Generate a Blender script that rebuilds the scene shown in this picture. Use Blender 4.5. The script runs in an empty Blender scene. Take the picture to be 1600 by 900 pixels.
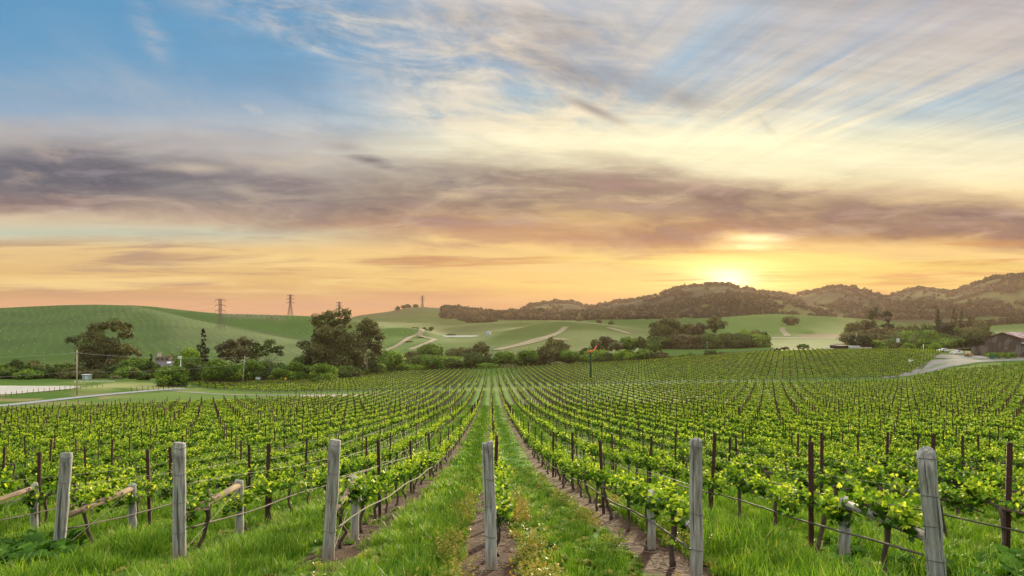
import bpy, bmesh, math, random
import numpy as np
from mathutils import Vector, Matrix, Euler
random.seed(7); RNG = np.random.default_rng(7)
SC = bpy.context.scene
COL = SC.collection
R = math.radians

# ------------------------------------------------------------ camera
F = 1067.0                     # focal length in photo pixels (24 mm lens)
cam_d = bpy.data.cameras.new('camera'); cam = bpy.data.objects.new('camera', cam_d); COL.objects.link(cam)
cam_d.sensor_width = 36.0; cam_d.lens = 24.0
cam_d.shift_y = (520 - 450) / 1600.0
cam_d.clip_start = 0.05; cam_d.clip_end = 30000
cam.location = (0, 0, 0); cam.rotation_euler = (R(90), 0, 0)
SC.camera = cam

# ------------------------------------------------------------ colour management
SC.view_settings.view_transform = 'Standard'; SC.view_settings.look = 'None'
SC.view_settings.gamma = 1; SC.view_settings.use_curve_mapping = False
SC.view_settings.exposure = 1.0
SC.render.engine = 'CYCLES'
SC.cycles.use_denoising = True
SC.cycles.max_bounces = 6; SC.cycles.diffuse_bounces = 2; SC.cycles.glossy_bounces = 2
SC.cycles.transmission_bounces = 4; SC.cycles.transparent_max_bounces = 8; SC.cycles.volume_bounces = 0

SUN_AZ, SUN_EL = math.atan(335 / F), R(5.2)

def lin(r, g=None, b=None):
    if g is None: r, g, b = r
    f = lambda c: (c / 255 / 12.92) if c / 255 <= 0.04045 else ((c / 255 + 0.055) / 1.055) ** 2.4
    return (f(r), f(g), f(b))

# ------------------------------------------------------------ node expression helper
class X:
    """wraps a float socket so that node maths reads as arithmetic"""
    T = None
    def __init__(s, sock): s.s = sock
    @staticmethod
    def op(o, *a):
        n = X.T.nodes.new('ShaderNodeMath'); n.operation = o
        for i, v in enumerate(a):
            if isinstance(v, X): X.T.links.new(v.s, n.inputs[i])
            else: n.inputs[i].default_value = v
        return X(n.outputs[0])
    def __add__(s, o): return X.op('ADD', s, o)
    __radd__ = __add__
    def __sub__(s, o): return X.op('SUBTRACT', s, o)
    def __rsub__(s, o): return X.op('SUBTRACT', o, s)
    def __mul__(s, o): return X.op('MULTIPLY', s, o)
    __rmul__ = __mul__
    def __truediv__(s, o): return X.op('DIVIDE', s, o)
    def __rtruediv__(s, o): return X.op('DIVIDE', o, s)
def xmax(a, b): return X.op('MAXIMUM', a, b)
def xmin(a, b): return X.op('MINIMUM', a, b)
def xabs(a): return X.op('ABSOLUTE', a)
def xexp(a): return X.op('EXPONENT', a)
def step(x, a, b, lo=0.0, hi=1.0):
    n = X.T.nodes.new('ShaderNodeMapRange'); n.interpolation_type = 'SMOOTHSTEP'
    X.T.links.new(x.s, n.inputs[0])
    for i, v in ((1, a), (2, b), (3, lo), (4, hi)): n.inputs[i].default_value = v
    return X(n.outputs[0])
def xyz(a, b, c=0.0):
    n = X.T.nodes.new('ShaderNodeCombineXYZ')
    for i, v in enumerate((a, b, c)):
        if isinstance(v, X): X.T.links.new(v.s, n.inputs[i])
        else: n.inputs[i].default_value = v
    return n.outputs[0]
def noise(vec, scale, detail=4, rough=0.55, dist=0.0):
    n = X.T.nodes.new('ShaderNodeTexNoise')
    X.T.links.new(vec, n.inputs['Vector'])
    n.inputs['Scale'].default_value = scale; n.inputs['Detail'].default_value = detail
    n.inputs['Roughness'].default_value = rough; n.inputs['Distortion'].default_value = dist
    return X(n.outputs['Fac'])
def rgb(c):
    n = X.T.nodes.new('ShaderNodeRGB'); n.outputs[0].default_value = (*c, 1); return n.outputs[0]
def mixc(fac, a, b, mode='MIX'):
    n = X.T.nodes.new('ShaderNodeMix'); n.data_type = 'RGBA'; n.blend_type = mode
    if mode != 'MIX': n.clamp_result = False
    if isinstance(fac, X): X.T.links.new(fac.s, n.inputs[0])
    else: n.inputs[0].default_value = fac
    for i, v in ((6, a), (7, b)):
        if isinstance(v, tuple): n.inputs[i].default_value = (*v, 1)
        else: X.T.links.new(v, n.inputs[i])
    return n.outputs[2]
def scalec(col, f):
    n = X.T.nodes.new('ShaderNodeVectorMath'); n.operation = 'SCALE'
    X.T.links.new(col, n.inputs[0])
    if isinstance(f, X): X.T.links.new(f.s, n.inputs['Scale'])
    else: n.inputs['Scale'].default_value = f
    return n.outputs[0]
def ramp(x, stops):
    n = X.T.nodes.new('ShaderNodeValToRGB'); X.T.links.new(x.s, n.inputs[0])
    e = n.color_ramp.elements
    while len(e) < len(stops): e.new(0.5)
    for el, (p, c) in zip(e, stops): el.position = p; el.color = (*c, 1)
    return n.outputs[0]

# ------------------------------------------------------------ world: evening sky with long streaked clouds
world = bpy.data.worlds.new('World'); SC.world = world; world.use_nodes = True
X.T = world.node_tree
for n in list(X.T.nodes): X.T.nodes.remove(n)
def build_sky():
    T = X.T
    tc = T.nodes.new('ShaderNodeTexCoord')
    sp = T.nodes.new('ShaderNodeSeparateXYZ'); T.links.new(tc.outputs['Generated'], sp.inputs[0])
    dx, dy, dz = (X(sp.outputs[i]) for i in range(3))
    yy = xmax(dy, 0.12)
    U = dx / yy * 1.067 + 0.8          # 0..1.6 across the view, growing to the right
    V = 0.52 - dz / yy * 1.067         # 0.52 at the horizon, 0 at the top of the view
    V = xmax(V, -0.6)
    # cloud sheet seen in perspective
    zz = xmax(dz, 0.0) + 0.05
    px, py = dx / zz, dy / zz
    def sheet(az, ks, kn, off=0.0):     # stretched along the wind azimuth
        ca, sa = math.cos(az), math.sin(az)
        s_ = px * sa + py * ca; n_ = px * ca - py * sa
        return xyz(s_ * ks, n_ * kn, off)
    W1 = sheet(R(-17.4), 0.10, 0.75, 1.3)
    W2 = sheet(R(39), 0.22, 0.85, 4.1)
    W0 = sheet(R(-10), 0.45, 0.75, 7.7)
    flat = lambda kx, ky, o: xyz(U * kx, V * ky, o)
    big = noise(flat(2.2, 5.0, 3.3), 1.0, 4, .5)
    wv = (noise(flat(3.0, 9.0, 9.1), 1.0, 5, .55, .6) - 0.5)
    fine = (noise(flat(7.0, 42.0, 5.5), 1.0, 6, .6, .4) - 0.5)
    # ---- clear sky gradient, left and right halves
    v01 = xmin(xmax((V + wv * 0.012) / 0.52, 0.0), 1.0)
    L = ramp(v01, [(0, lin(92, 152, 194)), (.16, lin(104, 158, 196)), (.34, lin(134, 166, 194)), (.46, lin(178, 182, 190)), (.62, lin(206, 190, 165)),
                   (.665, lin(214, 196, 165)), (.70, lin(196, 203, 182)), (.75, lin(232, 198, 140)), (.83, lin(230, 190, 124)), (.88, lin(212, 166, 114)), (.92, lin(222, 168, 126)), (1, lin(214, 154, 116))])
    Rr = ramp(v01, [(0, lin(176, 186, 198)), (.18, lin(160, 180, 200)), (.36, lin(165, 194, 208)), (.45, lin(228, 226, 200)), (.56, lin(250, 228, 178)), (.68, lin(250, 205, 130)),
                    (.78, lin(246, 206, 134)), (.86, lin(248, 204, 116)), (.92, lin(220, 166, 110)), (1, lin(210, 146, 100))])
    col = mixc(step(U + wv * 0.25, 0.30, 0.95), L, Rr)
    # ---- soft cirrus, cream coloured
    def blob(u0, v0, su, sv, tilt=0.0):
        a = (U - u0); b = (V - v0) - a * tilt
        return xexp((a * a / (su * su) + b * b / (sv * sv)) * -1.0)
    warp = noise(flat(2.0, 4.0, 2.7), 1.0, 4, .55) - 0.5
    n0 = noise(W0, 1.0, 8, .66, .35)
    n1 = noise(W1, 1.6, 8, .66, .45)
    n1b = noise(W1, 6.0, 6, .62, .25)
    puff = noise(xyz((U - V * .5) * 7.0, (V + U * -.12) * 19.0, 4.4), 1.0, 8, .66, .35)          # broken small cloud
    comb = noise(xyz((U + V * .35) * 10.0, (V - U * .22) * 34.0, 2.0), 1.0, 6, .62, .5)
    rightness = step(U + warp * .35, 0.50, 0.80)
    topleft = xmax(blob(.50, .035, .20, .042, .22), blob(.60, .075, .12, .03, .1)) * 1.1
    wisps = xmax(blob(.235, .05, .026, .034, 1.1) * .45, xmax(blob(.40, .175, .03, .012, .5), blob(.25, .205, .03, .006)) * .6)
    sr = step(U + warp * .3, 0.92, 1.15)
    tex = puff * .55 + n0 * .45
    cm = step(tex, .38, .58) * (1.0 - sr) + step(n1 * .50 + n1b * .50, .36, .60) * sr
    cm = cm * xmax(rightness * .95, topleft)
    cm = xmax(cm, wisps * step(comb, .3, .6))
    veil = step(n0, .48, .74) * step(V, -.05, .2) * .38
    # pale veil in front of the blue, thicker low down
    veil = xmax(veil, step(V + warp * .12, .13, .23) * .55 * step(tex, .30, .62))
    cm = xmin(xmax(cm, veil), 1.0) * step(V, 0.30, 0.22)
    ccol = ramp(xmin(xmax(V / 0.30, 0.0), 1.0), [(0, lin(206, 198, 190)), (.35, lin(224, 212, 192)), (.6, lin(242, 227, 196)), (.85, lin(255, 244, 204)), (1, lin(255, 240, 190))])
    ccol = mixc(step(puff * .5 + n1b * .5, .58, .36) * .45, ccol, mixc(step(V, .02, .22), lin(176, 172, 176), lin(222, 205, 178)))
    ccol = mixc(step(U, .85, .35) * .5, ccol, lin(206, 200, 200))
    col = mixc(cm, col, ccol)
    # cream highlights in the upper middle
    hl = xmax(blob(.58, .035, .07, .014, .08), xmax(blob(.50, .075, .025, .008, .3), xmax(blob(.58, .088, .03, .008), blob(.68, .18, .09, .022, .15)))) * step(puff, .30, .62)
    hl = xmax(hl, xmax(blob(.70, .12, .08, .03, .1), blob(.78, .075, .05, .025, .3)) * step(puff, .42, .66) * .8)
    col = mixc(hl * .85, col, lin(238, 224, 200))
    # greyer veil at the top right
    gv = step(U, 1.05, 1.55) * step(V, 0.16, 0.0) * step(n1 * .7 + n1b * .3, 0.30, 0.62)
    col = mixc(gv * 0.70, col, lin(182, 171, 172))
    # dark smoky streaks across the upper middle
    n2 = noise(W2, 1.5, 8, .64, .6)
    sm = xmax(blob(0.86, 0.10, .13, .026, .36), blob(1.05, .15, .16, .022, .32)) * step(n2, .36, .62) * 0.62
    sm = xmax(sm, blob(0.935, 0.175, .05, .008, .45) * step(n2, .3, .5) * .7)
    sm = xmax(sm, blob(1.205, 0.205, .020, .010, 1.0) * 0.5)
    sm = xmax(sm, blob(0.80, 0.03, .16, .035, .25) * step(n2, .40, .64) * 0.75)
    col = mixc(xmin(sm * 1.35, .9), col, lin(152, 142, 142))
    # blue gaps between the streaks
    bg = xmax(blob(1.09, .075, .10, .030, -.75), xmax(blob(1.36, .165, .17, .035, -.12), blob(1.28, .205, .10, .012, .05))) * step(n1 * .6 + n1b * .4, .60, .36) * .85
    col = mixc(bg, col, lin(160, 190, 210))
    # bright veil above the band near the sun
    bv = blob(1.17, .235, .40, .045) * (0.55 + n1b * 0.65)
    col = mixc(xmin(bv, 1.0), col, lin(255, 246, 204))
    bv2 = blob(1.02, .385, .5, .05) * .5
    col = mixc(bv2, col, lin(254, 216, 140))
    # ---- grey upper fringe of the band on the left
    fr = step(V + wv * .12, .175, .225) * step(V + wv * .08, .335, .27) * step(U, .82, .5) * step(big * .6 + tex * .4, .34, .56)
    col = mixc(fr * .62, col, lin(168, 164, 166))
    # ---- main dark band
    c0 = 0.288 + xmin(U, 1.0) * 0.040 + xmax(U - 1.0, 0.0) * 0.030
    vv = V + wv * 0.075 + fine * 0.030 - c0
    half = 0.042 + blob(.85, .32, .34, 9.0) * 0.022 - step(U, 1.05, 1.5) * 0.010
    up = step(vv + half, -0.030, 0.024)
    dn = step(vv - half, 0.018, -0.014)
    den = up * dn * (0.58 + step(big + fine * .6, .28, .56) * .36 + (comb - .5) * .62)
    # plume rising at the left of the middle
    pl = xmax(blob(.585, .252, .055, .014, .30), blob(.68, .278, .10, .017, .16)) * step(fine + big, .10, .50)
    den = xmax(den, pl)
    den = xmax(den, blob(.08, .246, .17, .028, -.04) * step(fine + big, .15, .6) * .85)
    den = xmax(den, blob(.95, .372, .22, .012, .02) * step(fine + .5, .38, .60) * .9)
    den = xmax(den, blob(1.30, .345, .4, .011, .03) * step(fine + .5, .32, .60) * .85)
    den = xmax(den, blob(.55, .372, .30, .014, .03) * step(fine + .5, .42, .62) * .55)
    bcol = mixc(step(U, .1, 1.15), lin(90, 93, 108), lin(132, 106, 102))
    warm = step(vv, -0.005, .062)
    bcol = mixc(warm * .8, bcol, mixc(step(U, .3, 1.0), lin(166, 128, 116), lin(184, 128, 94)))
    lightp = step(noise(flat(4.5, 20.0, 2.2), 1.0, 7, .62, .7), .48, .70)
    bcol = mixc(step(comb * .6 + fine + .2, .50, .72) * .5, bcol, mixc(step(U, .2, 1.1), lin(160, 150, 158), lin(190, 156, 140)))
    bcol = mixc(pl * .7, bcol, lin(98, 98, 116))
    bcol = mixc(lightp * .42, bcol, lin(214, 188, 164))
    col = mixc(xmin(xmax(den, 0.0), 1.0), col, bcol)
    lp = xmax(blob(.47, .258, .085, .016, .04), blob(.30, .262, .06, .008, .05)) * step(tex * .5 + fine + .25, .30, .62)
    col = mixc(lp * .65, col, lin(214, 200, 178))
    # ---- thin low streaks
    ls = step(noise(flat(2.6, 38.0, 6.2), 1.0, 7, .6, .4), .50, .66) * step(V, .365, .39) * step(V, .475, .44)
    col = mixc(ls * .85, col, mixc(step(U, .2, 1.0), lin(176, 142, 120), lin(214, 146, 84)))
    gs = step(noise(flat(3.4, 26.0, 3.9), 1.0, 7, .62, .4), .52, .68) * step(V, .33, .37) * step(V, .445, .40) * step(U, 1.5, 1.0)
    col = mixc(gs * .7, col, mixc(step(U, .2, 1.0), lin(172, 146, 134), lin(200, 150, 112)))
    low = step(V + fine * .014, .448, .462) * step(V + fine * .014, .490, .474) * step(noise(flat(1.6, 11.0, 1.2), 1.0, 5, .55), .42, .56)
    col = mixc(low * .75, col, mixc(step(U, .3, 1.1), lin(196, 150, 126), lin(210, 146, 100)))
    ys = step(noise(flat(2.0, 30.0, 8.8), 1.0, 7, .6, .4), .46, .64) * step(V, .375, .40) * step(V, .47, .45)
    col = mixc(ys * .75, col, mixc(step(U, .3, 1.0), lin(255, 222, 150), lin(255, 226, 124)))
    # haze near the ground already adds light of its own, so the clear sky low down is deeper
    tx = noise(xyz((U - .2) * 3.0, (V - U * .06) * 30.0, 8.0), 1.0, 8, .66, .3)
    ta = step(U - V * 1.2, .05, .6, .12, .62)
    col = scalec(col, ((tx - .5) * ta + 1.0) * step(V, .30, .47, 1.0, .88))
    n1c = noise(W1, 16.0, 6, .65, .2)
    ub = step(V, .30, .20)
    col = scalec(col, 1.0 + ((n1b - .5) * .34 + (n1c - .5) * .30) * sr * ub + (puff - .5) * (1.0 - sr) * ub * step(U, .25, .6) * .42)
    # ---- sun glow
    def glow(u0, v0, su, sv, k, c, f=None):
        nonlocal col
        g = blob(u0, v0, su, sv) * k
        if f is not None: g = g * f
        col = mixc(1.0, col, scalec(rgb(c), g), 'ADD')
    clear = 1.0 - xmin(den, 1.0) * .75
    clear2 = clear * (1.0 - ls * .6) * (.75 + ys * .5)
    glow(1.14, .437, .22, .050, .24, (1, .62, .20), clear2)
    glow(1.138, .436, .070, .022, .8, (1, .76, .32), clear2)
    glow(1.140, .436, .036, .014, 1.0, (1, .88, .55))
    glow(1.185, .372, .050, .007, .7, (1, .82, .45), step(fine + .5, .40, .62))
    glow(1.17, .386, .045, .005, .6, (1, .82, .42), step(fine + .5, .40, .62))
    glow(1.07, .205, .25, .030, .10, (1, .85, .55), n1b)
    # ---- rest of the dome: Nishita sky, with a bright patch added overhead, out of view, to light the ground
    sky = T.nodes.new('ShaderNodeTexSky'); sky.sky_type = 'NISHITA'; sky.sun_disc = False
    sky.sun_elevation = SUN_EL; sky.sun_rotation = SUN_AZ
    sky.air_density = 1.0; sky.dust_density = 1.5; sky.ozone_density = 1.0
    nish = scalec(sky.outputs[0], SKY_NISHITA)
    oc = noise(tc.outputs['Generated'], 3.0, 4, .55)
    over = mixc(step(oc, .30, .55), nish, SKY_FILL)
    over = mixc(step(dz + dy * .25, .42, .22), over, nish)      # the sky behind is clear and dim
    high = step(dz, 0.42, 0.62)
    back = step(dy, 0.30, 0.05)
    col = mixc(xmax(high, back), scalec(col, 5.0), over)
    below = step(dz, -0.005, -0.06)
    col = mixc(below, col, tuple(5 * c for c in lin(96, 100, 70)))
    bg_ = T.nodes.new('ShaderNodeBackground'); T.links.new(col, bg_.inputs[0]); bg_.inputs[1].default_value = SKY_STRENGTH
    out = T.nodes.new('ShaderNodeOutputWorld'); T.links.new(bg_.outputs[0], out.inputs[0])
SKY_NISHITA = 0.6
SKY_FILL = (14.6, 14.2, 13.1)  # unseen overhead brightness, added as fill light for the ground
SKY_STRENGTH = 0.1
build_sky()
world.cycles.sampling_method = 'MANUAL'; world.cycles.sample_map_resolution = 512

sun_d = bpy.data.lights.new('sun', 'SUN'); sun = bpy.data.objects.new('sun', sun_d); COL.objects.link(sun)
sun_d.energy = 5.0; sun_d.angle = R(2.0); sun_d.color = (1.0, 0.80, 0.52)
sdir = Vector((math.sin(SUN_AZ) * math.cos(SUN_EL), math.cos(SUN_AZ) * math.cos(SUN_EL), math.sin(SUN_EL)))
sun.rotation_euler = (-sdir).to_track_quat('-Z', 'Y').to_euler()
sun.location = sdir * 50
# ------------------------------------------------------------ helpers for objects
def tag(o, label=None, cat=None, group=None, kind=None):
    if label: o['label'] = label
    if cat: o['category'] = cat
    if group: o['group'] = group
    if kind: o['kind'] = kind
    return o
def link(o, parent=None):
    COL.objects.link(o)
    if parent is not None: o.parent = parent
    return o
def empty(name, loc, rz=0.0, rx=0.0, ry=0.0):
    o = bpy.data.objects.new(name, None); o.location = loc; o.rotation_euler = (rx, ry, rz)
    o.empty_display_size = 0.2
    return link(o)
def mesh_obj(name, me, parent=None, loc=None, rz=0.0):
    o = bpy.data.objects.new(name, me)
    if loc is not None: o.location = loc
    o.rotation_euler = (0, 0, rz)
    return link(o, parent)

class MB:
    """collects geometry, then becomes ONE mesh"""
    def __init__(s): s.v = []; s.f = []; s.m = []; s.n = 0; s.mi = 0
    def add(s, v, f):
        v = np.asarray(v, float); s.v.append(v)
        for q in f: s.f.append(tuple(i + s.n for i in q)); s.m.append(s.mi)
        s.n += len(v)
    def box(s, c, size, rz=0.0, M=None):
        x, y, z = (d / 2 for d in size)
        v = [(-x, -y, -z), (x, -y, -z), (x, y, -z), (-x, y, -z), (-x, -y, z), (x, -y, z), (x, y, z), (-x, y, z)]
        m = Matrix.Rotation(rz, 3, 'Z') if M is None else M
        v = [tuple(m @ Vector(p) + Vector(c)) for p in v]
        s.add(v, [(0, 3, 2, 1), (4, 5, 6, 7), (0, 1, 5, 4), (1, 2, 6, 5), (2, 3, 7, 6), (3, 0, 4, 7)])
    def tube(s, pts, radii, n=8, cap=True, squash=1.0):
        pts = [Vector(p) for p in pts]
        if not hasattr(radii, '__len__'): radii = [radii] * len(pts)
        V = []; Fc = []
        up = Vector((0.03, 1, 0.02)) if abs((pts[-1] - pts[0]).normalized().z) > 0.8 else Vector((0, 0, 1))
        for i, p in enumerate(pts):
            t = (pts[min(i + 1, len(pts) - 1)] - pts[max(i - 1, 0)]).normalized()
            a = t.cross(up).normalized(); b = a.cross(t)
            for k in range(n):
                an = 2 * math.pi * k / n
                V.append(tuple(p + (a * math.cos(an) + b * math.sin(an) * squash) * radii[i]))
        for i in range(len(pts) - 1):
            for k in range(n):
                k2 = (k + 1) % n
                Fc.append((i * n + k, i * n + k2, (i + 1) * n + k2, (i + 1) * n + k))
        if cap:
            Fc.append(tuple(range(n - 1, -1, -1))); Fc.append(tuple(range((len(pts) - 1) * n, len(pts) * n)))
        s.add(V, Fc)
    def mesh(s, name, mats, smooth=False):
        me = bpy.data.meshes.new(name)
        v = np.concatenate(s.v) if s.v else np.zeros((0, 3))
        me.from_pydata(v.tolist(), [], s.f)
        if not isinstance(mats, (list, tuple)): mats = [mats]
        for m in mats: me.materials.append(m)
        if len(mats) > 1: me.polygons.foreach_set('material_index', s.m)
        if smooth: me.polygons.foreach_set('use_smooth', [len(q) <= 6 for q in s.f])
        me.update(); return me
    def build(s, name, mats, parent=None, loc=None, rz=0.0, smooth=False):
        return mesh_obj(name, s.mesh(name, mats, smooth), parent, loc, rz)

def raw_mesh(name, V, Fq, mat, attr=None, smooth=False):
    """fast mesh from numpy arrays, all faces with the same corner count"""
    me = bpy.data.meshes.new(name); V = np.asarray(V, np.float32); Fq = np.asarray(Fq, np.int32)
    me.vertices.add(len(V)); me.vertices.foreach_set('co', V.ravel())
    nf, k = Fq.shape
    me.loops.add(nf * k); me.loops.foreach_set('vertex_index', Fq.ravel())
    me.polygons.add(nf); me.polygons.foreach_set('loop_start', np.arange(0, nf * k, k, dtype=np.int32))
    me.polygons.foreach_set('loop_total', np.full(nf, k, np.int32))
    if smooth: me.polygons.foreach_set('use_smooth', np.ones(nf, bool))
    if mat is not None: me.materials.append(mat)
    me.update(calc_edges=True)
    if attr:
        for nm, arr in attr.items():
            arr = np.asarray(arr, np.float32)
            if arr.ndim == 1:
                a = me.attributes.new(nm, 'FLOAT', 'POINT'); a.data.foreach_set('value', arr)
            else:
                a = me.color_attributes.new(nm, 'FLOAT_COLOR', 'POINT')
                a.data.foreach_set('color', np.concatenate([arr, np.ones((len(arr), 1), np.float32)], 1).ravel())
    return me

# ------------------------------------------------------------ materials
def new_mat(name):
    m = bpy.data.materials.new(name); m.use_nodes = True
    X.T = m.node_tree
    b = m.node_tree.nodes['Principled BSDF']
    return m, b
def setin(b, key, v):
    s = b.inputs[key]
    if isinstance(v, X): X.T.links.new(v.s, s)
    elif isinstance(v, bpy.types.NodeSocket): X.T.links.new(v, s)
    else: s.default_value = (*v, 1) if isinstance(v, tuple) and len(v) == 3 else v
def objco(): return X.T.nodes.new('ShaderNodeTexCoord').outputs['Object']
def geopos(): return X.T.nodes.new('ShaderNodeNewGeometry').outputs['Position']
def sep(v):
    n = X.T.nodes.new('ShaderNodeSeparateXYZ'); X.T.links.new(v, n.inputs[0]); return [X(o) for o in n.outputs]
def vscale(v, s):
    n = X.T.nodes.new('ShaderNodeVectorMath'); n.operation = 'MULTIPLY'; X.T.links.new(v, n.inputs[0]); n.inputs[1].default_value = s; return n.outputs[0]
def attr_col(nm):
    n = X.T.nodes.new('ShaderNodeAttribute'); n.attribute_name = nm; return n.outputs['Color']
def attr_f(nm):
    n = X.T.nodes.new('ShaderNodeAttribute'); n.attribute_name = nm; return X(n.outputs['Fac'])
def objrand(): return X(X.T.nodes.new('ShaderNodeObjectInfo').outputs['Random'])
def bump(h, strength, dist):
    n = X.T.nodes.new('ShaderNodeBump'); n.inputs['Strength'].default_value = strength; n.inputs['Distance'].default_value = dist
    X.T.links.new(h.s, n.inputs['Height']); return n.outputs[0]
def simple(name, c, rough=0.7, metal=0.0, var=0.25, scale=8.0, bmp=0.0, c2=None, stretch=(1, 1, 1)):
    m, b = new_mat(name)
    co = vscale(objco(), stretch)
    n = noise(co, scale, 5, .6)
    d = c2 if c2 else tuple(x * (1 - var) for x in c)
    setin(b, 'Base Color', mixc(step(n, .3, .7), c if c2 else tuple(min(1, x * (1 + var)) for x in c), d))
    setin(b, 'Roughness', rough); setin(b, 'Metallic', metal)
    if bmp: setin(b, 'Normal', bump(n, bmp, 0.02))
    return m
def leaf_mat(name, stops, trans=0.35, rough=0.55, hue_obj=0.25):
    """foliage: a per-leaf tone attribute + a little per-plant change; light comes through the blade"""
    m, b = new_mat(name); T = X.T
    t = attr_f('tone')
    r = objrand()
    tt = xmin(xmax(t + (r - 0.5) * hue_obj, 0.0), 1.0)
    c = ramp(tt, stops)
    setin(b, 'Base Color', c); setin(b, 'Roughness', rough)
    b.inputs['Specular IOR Level'].default_value = 0.15
    tr = T.nodes.new('ShaderNodeBsdfTranslucent'); T.links.new(mixc(1.0, c, (1.0, 1.0, 0.55), 'MULTIPLY'), tr.inputs[0])
    mx = T.nodes.new('ShaderNodeMixShader'); mx.inputs[0].default_value = trans
    T.links.new(b.outputs[0], mx.inputs[1]); T.links.new(tr.outputs[0], mx.inputs[2])
    T.links.new(mx.outputs[0], T.nodes['Material Output'].inputs[0])
    return m

# ------------------------------------------------------------ the lie of the land
# height profiles (distance from the camera, height) down the view for several bearings; bearing u: X = (u-800)/F * Y
Zn = [(-30, 1.2), (0, -1.95), (8.6, -2.95), (14, -3.73), (20, -4.6), (26, -5.45), (36, -6.6), (48, -7.75), (82, -10.5)]
prof = {
 -300: Zn[:6] + [(48, -8.4), (82, -11.9), (117, -14.4), (150, -16.0), (185, -16.5), (230, -16.6), (340, -17.0), (450, -20), (560, -16), (700, -2), (950, 30), (1200, 22), (1800, -10)],
 0:    Zn[:6] + [(48, -8.3), (82, -11.7), (117, -14.2), (148, -15.9), (185, -16.2), (230, -16.6), (340, -17.5), (430, -21), (500, -20), (600, -9), (750, 10), (950, 32.4), (1150, 24), (1800, -10)],
 200:  Zn[:7] + [(48, -8.0), (82, -11.2), (117, -13.8), (150, -15.6), (185, -16.2), (230, -16.4), (300, -17.5), (400, -19.5), (500, -18), (600, -7), (750, 12), (900, 30.0), (980, 26), (1080, 36), (1200, 30), (1800, -5)],
 350:  Zn[:7] + [(48, -7.9), (82, -10.9), (117, -13.5), (150, -15.2), (190, -16.5), (230, -18.0), (300, -19.8), (400, -21.5), (500, -19), (600, -12), (780, 2), (900, 3), (990, 9), (1080, 24.0), (1250, 24), (1800, 5)],
 480:  Zn[:7] + [(48, -7.8), (82, -10.7), (117, -13.3), (150, -14.9), (185, -16.1), (230, -17.8), (290, -19.4), (400, -21.5), (500, -20), (600, -17), (780, -14), (900, -12), (1000, 2), (1100, 20), (1150, 25), (1400, 27), (1900, 20)],
 600:  Zn[:7] + [(48, -7.75), (82, -10.6), (117, -13.1), (150, -14.6), (185, -15.8), (230, -17.3), (290, -18.9), (340, -19.3), (400, -21.5), (500, -21), (650, -15), (900, 3), (1200, 15), (1500, 30), (1900, 52), (2300, 40), (2800, 20)],
 700:  Zn + [(117, -13.0), (150, -14.5), (185, -15.6), (230, -16.8), (290, -18.2), (340, -18.6), (400, -20.5), (500, -18), (700, -10), (900, -7), (1000, -2), (1300, 13), (1600, 30), (1900, 66), (2300, 50), (2800, 20)],
 768:  Zn + [(117, -13.0), (150, -14.4), (185, -15.5), (230, -16.8), (285, -17.8), (345, -18.2), (400, -20), (500, -17), (700, -9), (900, -2), (1050, 5), (1300, 14), (1600, 28), (1900, 46), (2300, 45), (2800, 20)],
 880:  Zn + [(117, -12.8), (150, -14.0), (185, -15.2), (230, -16.1), (285, -16.4), (340, -16.3), (420, -18.5), (600, -11), (800, 3), (950, 14.5), (1100, 12), (1300, 12), (1600, 30), (1900, 45), (2300, 60), (2800, 50)],
 1000: Zn + [(117, -12.6), (150, -13.8), (185, -14.9), (230, -15.1), (280, -14.5), (330, -14.0), (400, -17.5), (500, -15), (700, -8), (900, -0.5), (1100, 7), (1300, 15), (1600, 34), (1900, 40), (2300, 70), (2800, 70)],
 1150: Zn + [(117, -12.4), (150, -13.6), (185, -14.4), (230, -13.4), (280, -11.6), (330, -10.5), (400, -14.5), (500, -14), (700, -10), (900, -5), (1100, 6), (1300, 20), (1500, 36), (1700, 34), (2000, 50), (2800, 60)],
 1240: Zn + [(117, -12.4), (150, -13.6), (185, -14.2), (230, -12.4), (280, -9.9), (330, -9.0), (400, -12), (500, -12), (700, -7.5), (900, -1.0), (1100, 10), (1300, 24), (1480, 33), (1700, 30), (2000, 45), (2800, 60)],
 1340: Zn + [(117, -12.2), (150, -13.4), (185, -13.9), (230, -11.8), (280, -8.8), (310, -8.1), (400, -10), (500, -11), (700, -6.0), (900, -1), (1100, 9), (1400, 24), (1700, 28), (2000, 40), (2800, 60)],
 1440: Zn + [(117, -12.0), (150, -13.2), (185, -13.6), (215, -12.6), (245, -10.4), (280, -8.5), (310, -8.1), (400, -9.5), (500, -11.5), (700, -9), (1000, -4), (1500, 10), (2000, 40), (2800, 60)],
 1600: Zn + [(117, -11.7), (150, -12.7), (185, -12.9), (215, -11.7), (245, -9.8), (275, -9.3), (340, -9.2), (500, -9.5), (700, -4), (1000, 7.0), (1300, 20), (1600, 34), (2000, 60), (2800, 80)],
 1900: Zn + [(117, -11.5), (150, -12.4), (185, -12.6), (230, -10.8), (275, -9.3), (340, -9.2), (500, -9.0), (700, -3), (1000, 9.0), (1300, 22), (1600, 36), (2000, 70), (2800, 90)],
}
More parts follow.
